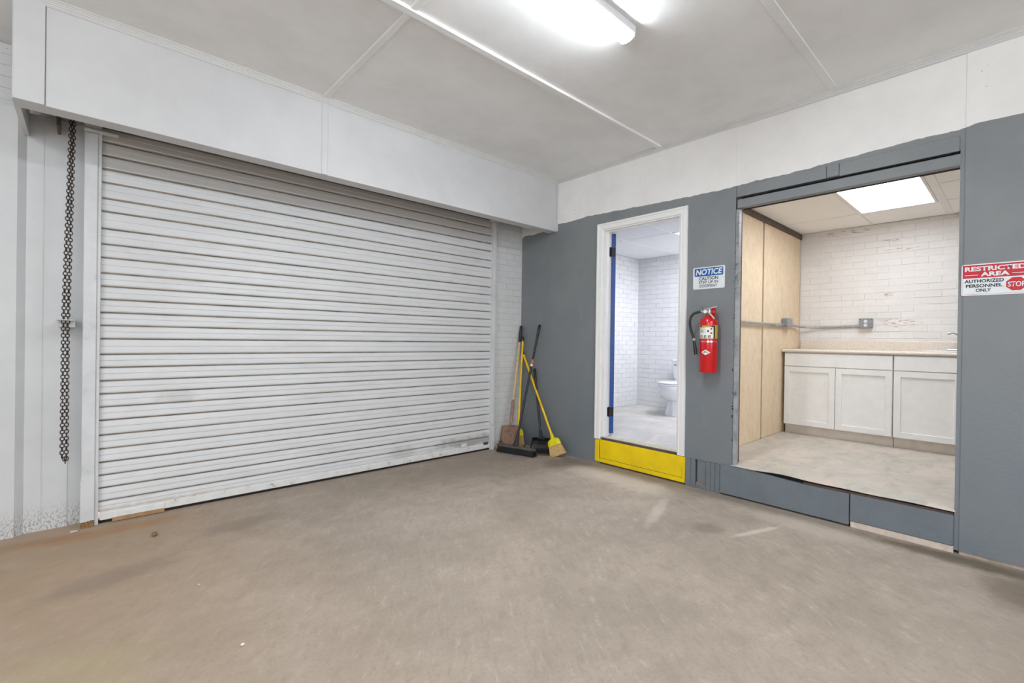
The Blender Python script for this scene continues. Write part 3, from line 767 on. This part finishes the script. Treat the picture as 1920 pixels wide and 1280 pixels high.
obj('tank', bm, M_CERAM, tl, smooth=True)
bm = bmesh.new(); loft(bm, [(zf+.677, 5.98, TY, .104, .226, 6), (zf+.70, 5.98, TY, .106, .230, 6), (zf+.712, 5.98, TY, .100, .224, 6)], 36)
obj('tank_lid', bm, M_CERAM, tl, smooth=True)
bm = T([(5.885, TY+.15, zf+.63), (5.865, TY+.15, zf+.63)], .012, 10); tube(bm, [(5.866, TY+.15, zf+.63), (5.862, TY+.10, zf+.62)], .006, 8)
obj('flush_lever', bm, M_CHROME, tl, smooth=True)
obj('tank_neck', B(5.86, 5.98, TY-.10, TY+.10, zf+.34, zf+.39, .01), M_CERAM, tl)

# ================================================================ ALCOVE
XF = 5.545
def shaker(y0, y1, z0, z1, parent, name='door', drawer=False):
    if drawer:
        return obj(name, B(XF-.019, XF-.001, y0, y1, z0, z1, .002), M_CAB, parent)
    bm = bmesh.new(); s = .052
    box(bm, XF-.019, XF-.001, y0, y0+s, z0, z1, .0015); box(bm, XF-.019, XF-.001, y1-s, y1, z0, z1, .0015)
    box(bm, XF-.019, XF-.001, y0+s, y1-s, z0, z0+s, .0015); box(bm, XF-.019, XF-.001, y0+s, y1-s, z1-s, z1, .0015)
    box(bm, XF-.006, XF-.001, y0+s-.002, y1-s+.002, z0+s-.002, z1-s+.002)
    return obj(name, bm, M_CAB, parent)
def cabinet(y1, y0, splits, lab):
    r = root('base_cabinet', (5.8, (y0+y1)/2, .249), lab, 'cabinet')
    bm = bmesh.new(); box(bm, XF, 6.085, y0, y1, .345, 1.108)
    obj('body', bm, M_CAB, r)
    obj('toe_kick', B(XF+.045, 6.08, y0, y1, .249, .345), M_KICK, r)
    shaker(y0+.003, y1-.003, .968, 1.098, r, 'drawer_front', True)
    e = [y1] + splits + [y0]
    for a, b in zip(e, e[1:]): shaker(b+.0025, a-.0025, .350, .960, r)
cabinet(1.738, .826, [1.276], 'white shaker base cabinet with two doors, next to the plywood')
cabinet(.821, -.10, [.355], 'white shaker base cabinet under the sink, cut off by the grey wall')
ct = root('countertop', (5.8, .8, 1.11), 'beige speckled laminate countertop with a backsplash', 'countertop')
bm = bmesh.new(); pr = [(5.525, 1.110), (5.515, 1.116), (5.511, 1.127), (5.515, 1.138), (5.525, 1.1435), (5.54, 1.145), (XB-.028, 1.145), (XB-.028, 1.110)]
poly_prism(bm, [(a, -.995, b) for a, b in pr], (0, 2.755, 0)); obj('worktop', bm, M_COUNTER, ct, smooth=False)
bm = bmesh.new(); box(bm, XB-.027, XB-.007, -.995, 1.745, 1.110, 1.243, .006, 2); obj('backsplash', bm, M_COUNTER, ct)
sk = root('sink', (5.8, .40, 1.146), 'white drop-in sink set in the beige countertop', 'sink')
bm = bmesh.new()
x0, x1, y0, y1 = 5.56, 6.04, -.18, .62
for a in ((x0, x0+.04, y0, y1), (x1-.07, x1, y0, y1), (x0+.04, x1-.07, y0, y0+.04), (x0+.04, x1-.07, y1-.04, y1)): box(bm, *a, 1.1455, 1.156, .003)
obj('rim', bm, M_CERAM, sk)
obj('basin', B(x0+.042, x1-.072, y0+.042, y1-.042, 1.1455, 1.148), M_GALV, sk)
fc = root('faucet', (5.99, .38, 1.157), 'chrome faucet with a lever handle at the edge of the grey wall', 'faucet')
obj('base', B(5.965, 6.015, .26, .50, 1.157, 1.172, .005, 2), M_CHROME, fc)
obj('spout', T(spline([(5.99, .38, 1.165), (5.99, .38, 1.30), (5.95, .39, 1.34), (5.88, .40, 1.33), (5.85, .41, 1.27)]), .011, 12), M_CHROME, fc, smooth=True)
obj('lever', T([(5.97, .40, 1.285), (5.955, .445, 1.318), (5.95, .470, 1.322)], .006, 10), M_CHROME, fc, smooth=True)
obj('lever_tip', T([(5.95, .468, 1.321), (5.95, .495, 1.319)], [.012, .013], 12), M_CHROME, fc, smooth=True)

# conduit, junction box, outlet
cd = root('conduit', (4.9, 1.74, 1.4), 'thin galvanised conduit running along the plywood and round to the outlet', 'conduit')
obj('pipe', T([(3.88, 1.738, 1.392), (4.9, 1.738, 1.395), (5.493, 1.738, 1.402)], .0125, 12), M_GALV, cd, smooth=True)
obj('pipe', T(spline([(5.667, 1.738, 1.404), (5.85, 1.738, 1.402), (5.96, 1.73, 1.395), (6.03, 1.68, 1.391), (6.072, 1.55, 1.389), (6.080, 1.40, 1.390), (6.080, 1.215, 1.397)], 5), .0115, 12), M_GALV, cd, smooth=True)
for x in (4.35, 5.2):
    obj('pipe_strap', B(x-.008, x+.008, 1.722, 1.766, 1.378, 1.41, .002), M_GALV, cd)
jb = root('junction_box', (5.58, 1.73, 1.42), 'small grey metal junction box fixed on the plywood', 'electrical box')
obj('box_body', B(5.50, 5.66, 1.712, 1.766, 1.385, 1.472, .008, 2), M_BOXG, jb)
obj('cover_plate', B(5.497, 5.663, 1.706, 1.712, 1.382, 1.475, .002), M_GALV, jb)
ob = root('outlet_box', (XB-.03, 1.13, 1.43), 'grey metal outlet box with a white duplex socket on the brick', 'electrical box')
obj('box_body', B(XB-.05, XB-.005, 1.078, 1.190, 1.378, 1.476, .006, 2), M_BOXG, ob)
obj('cover_plate', B(XB-.054, XB-.050, 1.075, 1.193, 1.375, 1.479, .002), M_BOXG, ob)
for z in (1.448, 1.408):
    s_ = obj('socket', T([(XB-.058, 1.134, z), (XB-.050, 1.134, z)], .0165, 16), M_CERAM, ob)
    bm = bmesh.new(); box(bm, XB-.0595, XB-.058, 1.126, 1.128, z-.002, z+.007); box(bm, XB-.0595, XB-.058, 1.139, 1.141, z-.002, z+.007); box(bm, XB-.0595, XB-.058, 1.132, 1.136, z-.010, z-.006)
    obj('slots', bm, M_BLACK, s_)
for y, z in ((1.086, 1.386), (1.182, 1.386), (1.086, 1.468), (1.182, 1.468)):
    obj('screw', T([(XB-.057, y, z), (XB-.053, y, z)], .004, 8), M_HINGE, ob)
obj('connector', T([(6.080, 1.215, 1.397), (6.080, 1.195, 1.397)], .016, 12), M_GALV, ob)

# ================================================================ SIGNS
def rrect(y0, y1, z0, z1, r, x, t=.0015, n=5):
    pts = []
    for cy, cz, a0 in ((y1-r, z1-r, 0), (y0+r, z1-r, PI/2), (y0+r, z0+r, PI), (y1-r, z0+r, 1.5*PI)):
        for k in range(n+1):
            a = a0 + PI/2*k/n; pts.append((x, cy + r*math.cos(a), cz + r*math.sin(a)))
    return poly_prism(bmesh.new(), pts, (t, 0, 0))
UY, VZ = (0, -1, 0), (0, 0, 1)
ns = root('notice_sign', (XR, 1.74, 1.73), 'small blue and white NOTICE sign above the fire extinguisher', 'sign')
y1, z0 = 1.867, 1.639
obj('plate', rrect(y1-.261, y1, z0, z0+.178, .009, XR-.003, .002), M_SIGNW, ns)
obj('header_field', rrect(y1-.248, y1-.012, z0+.104, z0+.170, .008, XR-.0035, .001), M_SIGNB, ns)
NO = (XR-.0042, y1, z0)
text('lettering', 'NOTICE', M_SIGNW, ns, NO, UY, VZ, .022, .242, .114, .162, .03, .18)
text('lettering', 'CAUTION', M_INK, ns, NO, UY, VZ, .050, .209, .0715, .0985, .022)
text('lettering', 'STEP UP IN', M_INK, ns, NO, UY, VZ, .049, .209, .043, .066, .012)
text('lettering', 'DOORWAY', M_INK, ns, NO, UY, VZ, .057, .202, .0125, .0365, .012)
for a, b in ((.007, .007), (.254, .171), (.007, .171), (.254, .007)):
    obj('nail', T([(XR-.005, y1-a, z0+b), (XR-.002, y1-a, z0+b)], .002, 6), M_GALV, ns)
rs = root('restricted_sign', (XR, .12, 1.58), 'red and white RESTRICTED AREA sign right of the alcove opening', 'sign')
y1, z0 = .2535, 1.489; Wd = .266
obj('plate', rrect(y1-Wd, y1, z0, z0+.178, .009, XR-.003, .002), M_SIGNW, rs)
obj('border', rrect(y1-Wd+.0055, y1-.0055, z0+.007, z0+.172, .006, XR-.0034, .001), M_SIGNR, rs)
obj('lower_field', rrect(y1-Wd+.0065, y1-.0065, z0+.0082, z0+.098, .004, XR-.0037, .001), M_SIGNW, rs)
RO = (XR-.0044, y1, z0)
text('lettering', 'RESTRICTED', M_SIGNW, rs, RO, UY, VZ, .014, .252, .137, .163, .035)
text('lettering', 'AREA', M_SIGNW, rs, RO, UY, VZ, .078, .190, .106, .1305, .04)
for a, b in ((.014, .068), (.199, .252)):
    obj('rule', B(XR-.0044, XR-.0036, y1-b, y1-a, z0+.1135, z0+.1165), M_SIGNW, rs)
text('lettering', 'AUTHORIZED', M_INK, rs, RO, UY, VZ, .013, .169, .071, .0905, .03)
text('lettering', 'PERSONNEL', M_INK, rs, RO, UY, VZ, .0185, .164, .0445, .0635, .03)
text('lettering', 'ONLY', M_INK, rs, RO, UY, VZ, .0595, .120, .0195, .038, .03)
def octo(r, x, t):
    return poly_prism(bmesh.new(), [(x, y1-.216+r*math.cos(PI/8+PI/4*k), z0+.055+r*.93*math.sin(PI/8+PI/4*k)) for k in range(8)], (t, 0, 0))
obj('stop_octagon', octo(.0445, XR-.0042, .0008), M_SIGNW, rs); obj('stop_octagon', octo(.0415, XR-.0048, .0008), M_SIGNR, rs)
text('lettering', 'STOP', M_SIGNW, rs, (XR-.0052, y1, z0), UY, VZ, .184, .249, .040, .068, .02)
obj('nail', T([(XR-.006, y1-.007, z0+.172), (XR-.002, y1-.007, z0+.172)], .0028, 8), M_BLACK, rs)

# ================================================================ FIRE EXTINGUISHER
EX, EY, ER = 3.643, 1.694, .069
fe = root('fire_extinguisher', (EX, EY, .965), 'red fire extinguisher with black hose hung beside the restroom door', 'fire extinguisher')
bm = bmesh.new(); lathe(bm, [(.055, .965), (.066, .966), (ER, .972), (ER, 1.352), (.0675, 1.368), (.060, 1.388), (.046, 1.402), (.028, 1.411), (.022, 1.414)], EX, EY, 40)
obj('cylinder', bm, M_RED, fe, smooth=True)
bm = bmesh.new(); lathe(bm, [(.020, 1.412), (.024, 1.416), (.024, 1.432), (.018, 1.436), (.018, 1.455)], EX, EY, 16)
obj('neck_ring', bm, M_LEAF, fe, smooth=True)
obj('valve', B(EX-.020, EX+.018, EY-.020, EY+.030, 1.432, 1.468, .007, 2), M_CHROME, fe)
obj('gauge', T([(EX-.020, EY+.016, 1.446), (EX-.034, EY+.016, 1.446)], .014, 16), M_LABELW, fe, smooth=True)
M_LEVER = simple('brushed_lever', (214, 214, 210), .3, .2, var=.05)
bm = bmesh.new(); box(bm, -.009, .009, -.080, .03, -.0035, .0035, .002)
for v in bm.verts:
    x, y, z = v.co; v.co = Vector((EX - .008 + x + y*.10, EY + .006 + y*.95, 1.469 - y*.16 + z))
obj('squeeze_lever', bm, M_LEVER, fe)
bm = bmesh.new(); box(bm, -.009, .009, -.094, .01, -.0045, .0045, .002)
for v in bm.verts:
    x, y, z = v.co; v.co = Vector((EX - .012 + x + y*.52, EY - .002 + y*.74 - z*.6, 1.445 + y*.62 + z*.8))
obj('carry_handle', bm, M_LEVER, fe)
obj('pull_pin', T(spline([(EX-.02, EY+.02, 1.466), (EX-.03, EY+.03, 1.480), (EX-.03, EY+.015, 1.490), (EX-.02, EY+.005, 1.475)]), .002, 6), M_CHROME, fe, smooth=True)
obj('seal_wire', T(spline([(EX-.02, EY+.02, 1.470), (3.70, EY+.07, 1.468), (3.716, EY+.085, 1.475), (3.718, EY+.095, 1.50)]), .0009, 5), M_BLACK, fe)
obj('tag', B(EX+.020, EX+.022, EY-.046, EY-.012, 1.412, 1.475), M_RED, fe)
hose = [(3.62, EY+.028, 1.447), (3.612, 1.758, 1.445), (3.60, 1.795, 1.432), (3.592, 1.818, 1.400), (3.588, 1.823, 1.355), (3.585, 1.812, 1.305), (3.585, 1.794, 1.252), (3.584, 1.785, 1.222)]
obj('hose', T(spline(hose, 5), .0095, 12), M_BLACK, fe, smooth=True)
obj('hose_ferrule', T([(3.62, EY+.024, 1.447), (3.616, 1.745, 1.447)], .0105, 12), M_GALV, fe, smooth=True)
obj('hose_clip', T([(3.584, 1.787, 1.232), (3.583, 1.782, 1.214)], .013, 12), M_GALV, fe, smooth=True)
obj('nozzle', T([(3.584, 1.785, 1.216), (3.576, 1.763, 1.105)], [.011, .0145], 14), M_BLACK, fe, smooth=True)
# wrap-round label pieces (facing angle measured from -x, positive towards +y)
A0 = math.atan2(EY, EX)  # camera direction
def wrap(a0, a1, z0, z1, r, n=10):
    bm = bmesh.new(); rows = []
    for k in range(n+1):
        a = PI + math.radians(a0 + (a1-a0)*k/n)   # pi = facing -x
        rows.append([bm.verts.new((EX + r*math.cos(a), EY + r*math.sin(a), z)) for z in (z0, z1)])
    for p, q in zip(rows, rows[1:]): bm.faces.new((p[0], q[0], q[1], p[1]))
    return bm
# degrees: + turns towards -y
lb = obj('label', wrap(-52, 95, 1.232, 1.336, ER+.0006, 20), M_LABELY, fe, smooth=True); lb['label'] = 'yellow and white instruction label'
obj('label_panel', wrap(-34, 55, 1.234, 1.3215, ER+.0012, 14), M_LABELW, lb, smooth=True)
obj('label_header', wrap(-34, 55, 1.3215, 1.334, ER+.0012, 14), M_LABELK, lb, smooth=True)
obj('label_edge', wrap(56, 66, 1.234, 1.334, ER+.0012, 6), M_LABELK, lb, smooth=True)
obj('label_header', wrap(-20, 40, 1.3235, 1.332, ER+.0016, 10), M_LABELY, lb, smooth=True)
def cyl_out(r, ang0, z0):
    def f(a, b):
        t_ = PI + math.radians(ang0) + a/r
        return Vector((EX + r*math.cos(t_), EY + r*math.sin(t_), z0 + b))
    return f
def ext_text(s, mat, deg, z, w, h, bold=.01, r=ER+.0018, par=lb):
    return text('lettering', s, mat, par, (0, 0, 0), UY, VZ, 0, w, 0, h, bold, 0, cyl_out(r, deg, z))
ext_text('PULL PIN', M_INK, -29, 1.313, .035, .005); ext_text('AIM AT BASE', M_INK, -29, 1.302, .045, .004); ext_text('SQUEEZE', M_INK, -29, 1.279, .045, .004)
ext_text('ABC', M_INK, -28, 1.286, .026, .011, .02)
for k, dg in enumerate((-22, 4, 30)):
    obj('pictogram', wrap(dg-8, dg+8, 1.238, 1.256, ER+.0018, 3), M_INK, lb); obj('pictogram', wrap(dg-3, dg+6, 1.241, 1.250, ER+.0022, 3), M_LABELW, lb)
for z in (1.307, 1.274): obj('pictogram', wrap(36, 47, z-.006, z+.008, ER+.0018, 3), M_SIGNR, lb)
obj('pictogram', wrap(17, 27, 1.283, 1.298, ER+.0018, 3), M_INK, lb)
obj('strap', wrap(-180, 180, 1.203, 1.214, ER+.0012, 40), M_CHROME, fe, smooth=True)
bm = bmesh.new(); n = 16; zc = 1.124; c0, hw, hh = 8, 30, .0215; rows = []
for k in range(n+1):
    u_ = -1 + 2*k/n; a = PI + math.radians(c0 + hw*u_); h = hh*(1-abs(u_)) + 1e-5; r = ER+.001
    rows.append([bm.verts.new((EX + r*math.cos(a), EY + r*math.sin(a), zc + s*h)) for s in (-1, 1)])
for p, q in zip(rows, rows[1:]): bm.faces.new((p[0], q[0], q[1], p[1]))
em = obj('emblem', bm, M_LABELW, fe, smooth=True); em['label'] = 'white diamond emblem'
ext_text('AMEREX', M_INK, -12, 1.1215, .048, .0065, .03, ER+.0018, em); obj('emblem_mark', wrap(0, 12, 1.130, 1.134, ER+.0018, 4), M_SIGNR, em)
obj('wall_hook', B(EX+.03, XR-.001, EY-.012, EY+.012, 1.38, 1.45, .002), M_RED, fe)

# ================================================================ TOOLS IN THE CORNER
def along(a, b, t): return Vector(a) + (Vector(b)-Vector(a))*t
# shovel
sh = root('shovel', (3.42, 3.80, 0), 'rusty square shovel with wooden handle and black grip standing against the brick', 'shovel')
s0, s1 = Vector((3.415, 3.765, .30)), Vector((3.700, 3.925, 1.365))
ax = (s1-s0).normalized()
side = Vector((.05, -1, 0)); side = (side - ax*side.dot(ax)).normalized(); nrm = side.cross(ax).normalized()
if nrm.x > 0: nrm = -nrm
obj('grip', T([s1-ax*.165, s1-ax*.16, s1-ax*.02, s1-ax*.004, s1], [.013, .0165, .0165, .014, .006], 14), M_BLACK, sh, smooth=True)
obj('handle', T([along(s0, s1, .205), s1-ax*.16], .0135, 12), M_ASH, sh, smooth=True)
gk = obj('grip', T([s1-ax*.20, s1-ax*.155], .0142, 12), M_BLACK, sh, smooth=True)
obj('socket', T([s0-ax*.03, along(s0, s1, .04), along(s0, s1, .22)], [.013, .019, .0165], 12), M_RUST, sh, smooth=True)
bm = bmesh.new(); nu, nv = 10, 8; g_ = []
foot = Vector((3.375, 3.765, .010)); up_ = (s0 - foot); upn = up_.normalized()
for j in range(nv+1):
    row = []
    for i in range(nu+1):
        u_ = (i/nu-.5)*2; v_ = j/nv
        wdt = .140 - .014*v_
        p = foot + side*(u_*wdt) + upn*(v_*.265)
        p += nrm*(-.016 + .022*u_*u_*(.4+.6*v_)) + nrm*(-.010*math.exp(-(u_*4)**2)*v_*v_)
        if v_ > .9: p -= upn*(.012*abs(u_))
        row.append(bm.verts.new(p))
    g_.append(row)
for a, b in zip(g_, g_[1:]):
    for i in range(nu): bm.faces.new((a[i], a[i+1], b[i+1], b[i]))
bl = obj('blade', bm, M_RUST, sh, smooth=True); mm = bl.modifiers.new('s', 'SOLIDIFY'); mm.thickness = .0025
bm = bmesh.new()
for sg in (-1, 1):
    c0_ = foot + upn*.262
    tube(bm, [c0_ + side*sg*.02, c0_ + side*sg*.11 - upn*.008], .005, 6)
obj('foot_step', bm, M_RUST, sh, smooth=True)

def bristle_fan(name, O, u, v, w_, w0, w1, d0, d1, L, n, mat, parent, seed, splay=.25):
    """straight bristles: rows along u, thickness along w_, growing along v"""
    rr = random.Random(seed); bm = bmesh.new(); O, u, v, w_ = map(Vector, (O, u, v, w_))
    for k in range(n):
        a, b = rr.uniform(-1, 1), rr.uniform(-1, 1)
        p0 = O + u*a*w0 + w_*b*d0; p1 = O + u*(a*w1 + rr.uniform(-.006, .006)) + w_*(b*d1) + v*(L*rr.uniform(.94, 1.0))
        t_ = .0022
        q = [bm.verts.new(p0 + e) for e in (u*t_, w_*t_, -u*t_)]; s = [bm.verts.new(p1 + e*.8) for e in (u*t_, w_*t_, -u*t_)]
        for i in range(3): bm.faces.new((q[i], q[(i+1) % 3], s[(i+1) % 3], s[i]))
        bm.faces.new(s)
    # solid core so no light shows through
    c = [bm.verts.new(O + u*a*w0*.96 + w_*b*d0*.8) for a, b in ((-1, -1), (1, -1), (1, 1), (-1, 1))]
    d = [bm.verts.new(O + u*a*w1*.95 + w_*b*d1*.8 + v*L*.93) for a, b in ((-1, -1), (1, -1), (1, 1), (-1, 1))]
    for i in range(4): bm.faces.new((c[i], c[(i+1) % 4], d[(i+1) % 4], d[i]))
    bm.faces.new(d)
    o = obj(name, bm, mat, parent); o['kind'] = 'stuff'; return o

def angle_broom(name_lab, top, neck, tip, u_dir, cap_w, fan_w, mat_handle, seed, grip=True):
    top, neck, tip = Vector(top), Vector(neck), Vector(tip)
    r = root('broom', tuple(tip), name_lab, 'broom')
    ax = (top-neck).normalized(); u = Vector(u_dir); dn = (tip-neck).normalized()
    u = (u - dn*u.dot(dn)).normalized(); w_ = u.cross(dn).normalized()
    L = (top-neck).length
    obj('handle', T([neck, top-ax*(.05 if grip else .01)], .0125, 12), mat_handle, r, smooth=True)
    if grip: obj('handle_cap', T([top-ax*.055, top-ax*.045, top-ax*.01, top], [.013, .015, .014, .008], 12), M_BLACK, r, smooth=True)
    H = (tip-neck).length; hc_ = .085
    # cap: neck socket widening to a slanted block
    bm = bmesh.new(); rings = []
    for t_, hw, hd in ((-.03, .016, .016), (.022, .019, .018), (.030, cap_w*.72, .020), (.038, cap_w*.90, .022), (.05, cap_w, .024), (hc_+.014, cap_w*1.1, .026)):
        rings.append([bm.verts.new(neck + dn*t_ + u*hw*math.copysign(abs(math.cos(a))**.5, math.cos(a)) + w_*hd*math.copysign(abs(math.sin(a))**.5, math.sin(a))) for a in [2*PI*k/16 + .01 for k in range(16)]])
    for a, b in zip(rings, rings[1:]):
        for k in range(16): bm.faces.new((a[k], a[(k+1) % 16], b[(k+1) % 16], b[k]))
    bm.faces.new(rings[0]); bm.faces.new(rings[-1])
    obj('broom_cap', bm, M_YELC, r, smooth=True)
    bristle_fan('bristles', neck + dn*hc_, u, dn, w_, cap_w*.95, fan_w, .018, .026, H-hc_, 420, M_STRAW, r, seed)
    return r
angle_broom('yellow broom with straw bristles, its yellow handle crossing behind the black handles', (3.702, 3.905, 1.075), (3.614, 3.335, .190), (3.596, 3.228, .006), (.30, -.95, .05), .068, .092, M_YELH, 21)
angle_broom('yellow-handled broom mostly hidden behind the shovel blade', (3.705, 3.900, 1.24), (3.560, 3.800, .235), (3.540, 3.775, .006), (.2, -.98, 0), .055, .075, M_YELH, 22)

# push broom
pb = root('push_broom', (3.33, 3.58, 0), 'wide black push broom with a dusty head lying across the corner', 'push broom')
h0, h1 = Vector((3.262, 3.800, 0)), Vector((3.385, 3.365, 0)); hu = (h1-h0).normalized(); hw_ = Vector((-hu.y, hu.x, 0))
bm = bmesh.new(); rings = []
for k in range(9):
    t_ = k/8; p = h0 + (h1-h0)*t_ + Vector((0, 0, .073))
    s = .030 if 0 < k < 8 else .024
    rings.append([bm.verts.new(p + hw_*s*math.cos(a) + Vector((0, 0, .016*math.sin(a)))) for a in [2*PI*j/14 for j in range(14)]])
for a, b in zip(rings, rings[1:]):
    for j in range(14): bm.faces.new((a[j], a[(j+1) % 14], b[(j+1) % 14], b[j]))
bm.faces.new(rings[0]); bm.faces.new(rings[-1])
obj('head', bm, M_DUSTY, pb, smooth=True)
mid = (h0+h1)/2
bristle_fan('bristles', mid + Vector((0, 0, .062)), hu, (0, 0, -1), hw_, .215, .235, .022, .034, .060, 700, M_BLACK, pb, 31)
p0 = Vector((3.335, 3.595, .105)); p1 = Vector((3.700, 3.627, 1.374)); ax = (p1-p0).normalized()
obj('handle', T([p0, p1-ax*.13], .0125, 12), M_BLACK, pb, smooth=True)
obj('grip', T([p1-ax*.135, p1-ax*.13, p1-ax*.01, p1], [.0125, .0155, .015, .008], 12), M_BLACK, pb, smooth=True)
ps = p0 + ax*1.0*(p1-p0).length*.655
obj('sticker', T([ps, ps+ax*.055], .0131, 12), M_ORANGE, pb, smooth=True); obj('sticker', T([ps-ax*.022, ps], .0130, 12), M_LABELW, pb, smooth=True)
bm = bmesh.new(); tube(bm, [p0-ax*.02, p0+ax*.05, p0+ax*.13], [.030, .020, .014], 12); obj('socket', bm, M_BLACKM, pb, smooth=True)
for t_ in (.06, .72):
    q = h0 + (h1-h0)*t_ + Vector((0, 0, .088))
    bm = bmesh.new(); tube(bm, [q-Vector((0, 0, .01)), q+Vector((0, 0, .018))], .006, 8)
    for sg in (-1, 1): tube(bm, [q+Vector((0, 0, .008)), q + hu*sg*.018 + Vector((0, 0, .028))], [.006, .004], 6)
    obj('wing_nut', bm, M_BLACK, pb, smooth=True)

# lobby dustpan
dp = root('dustpan', (3.50, 3.43, 0), 'black upright dustpan with a long handle between the push broom and the yellow broom', 'dustpan')
C = Vector((3.565, 3.455, 0)); fd = Vector((-.80, -.60, 0)).normalized(); sd2 = Vector((-fd.y, fd.x, 0))
def DP(a, b, z): return C + sd2*a + fd*b + Vector((0, 0, z))
bm = bmesh.new()
W2 = .112
rows = []
prof2 = [(.095, .004), (.03, .004), (-.05, .010), (-.085, .030), (-.098, .070), (-.092, .115), (-.06, .150), (-.02, .165)]
for b_, z_ in prof2:
    k_ = 1 - .18*max(0, z_-.05)/.12
    rows.append([bm.verts.new(DP(-W2*k_ + 2*W2*k_*i/10, b_ - .02*(abs(i-5)/5)**2*(0 if z_ < .02 else -1), z_)) for i in range(11)])
for a, b in zip(rows, rows[1:]):
    for i in range(10): bm.faces.new((a[i], a[i+1], b[i+1], b[i]))
# side cheeks
for i in (0, 10):
    bot = rows[0][i], rows[1][i], rows[2][i], rows[3][i]; 
    bm.faces.new((rows[0][i], rows[1][i], rows[2][i], rows[3][i], rows[4][i], rows[5][i], rows[6][i], rows[7][i]))
o = obj('pan', bm, M_BLACKM, dp, smooth=False); o.modifiers.new('s', 'SOLIDIFY').thickness = .004
bm = bmesh.new(); poly_prism(bm, [DP(-W2, .07, .006), DP(W2, .07, .006), DP(W2*.98, .108, .003), DP(-W2*.98, .108, .003)], (0, 0, .004)); obj('lip', bm, M_DUSTY, dp)
d0, d1 = DP(.0, -.035, .155), Vector((3.700, 3.700, .883)); ax = (d1-d0).normalized()
obj('handle', T([d0, d1-ax*.004, d1], [.0125, .0125, .008], 12), M_BLACK, dp, smooth=True)
obj('grip', T([d1-ax*.12, d1-ax*.01, d1], [.015, .015, .009], 12), M_BLACK, dp, smooth=True)
obj('handle_socket', T([DP(0, -.02, .135), d0+ax*.02, d0+ax*.08], [.045, .020, .015], 12), M_BLACKM, dp, smooth=True)

# ================================================================ SMALL DEBRIS
def pebble(loc, s, mat, lab, cat='pebble', seed=0, flat=.6):
    rr = random.Random(seed); bm = bmesh.new(); bmesh.ops.create_icosphere(bm, subdivisions=2, radius=1)
    for v in bm.verts: v.co = Vector((v.co.x*s*(1+rr.uniform(-.2, .2)), v.co.y*s*.8*(1+rr.uniform(-.2, .2)), (v.co.z*flat+flat)*s*(1+rr.uniform(-.1, .1)))) + Vector(loc)
    zmin = min(v.co.z for v in bm.verts)
    for v in bm.verts: v.co.z -= zmin - .0005
    return tag(obj('pebble' if cat == 'pebble' else 'debris_clump', bm, mat, smooth=False), lab, cat)
pebble((.296, 3.473, 0), .017, M_LEAF, 'small curled tan leaf on the floor near the roller door', 'leaf', 1, .8)
pebble((.449, 2.026, 0), .008, M_STONE, 'tiny white pebble alone on the floor, lower left', 'pebble', 2)
pebble((.40, 2.66, 0), .006, M_STONE, 'tiny pale chip on the floor left of centre', 'pebble', 3, .3)
pebble((-.06, 3.86, 0), .020, M_STONE, 'flat white paint flake at the foot of the guide rail', 'paint flake', 4, .12)
# fibres and dust swept in the corner behind the shovel
bm = bmesh.new(); rr = random.Random(8)
for k in range(160):
    p = Vector((3.30+rr.uniform(-.025, .04), 3.90+rr.uniform(-.04, .035), .004)); d = Vector((rr.uniform(-1, 1), rr.uniform(-1, 1), rr.uniform(0, .9))).normalized()*rr.uniform(.015, .04)
    tube(bm, [p, p+d], .0011, 3)
dd = obj('dust_fibres', bm, M_STRAW); tag(dd, 'tangle of straw coloured fibres on the floor beside the shovel', 'debris', kind='stuff')
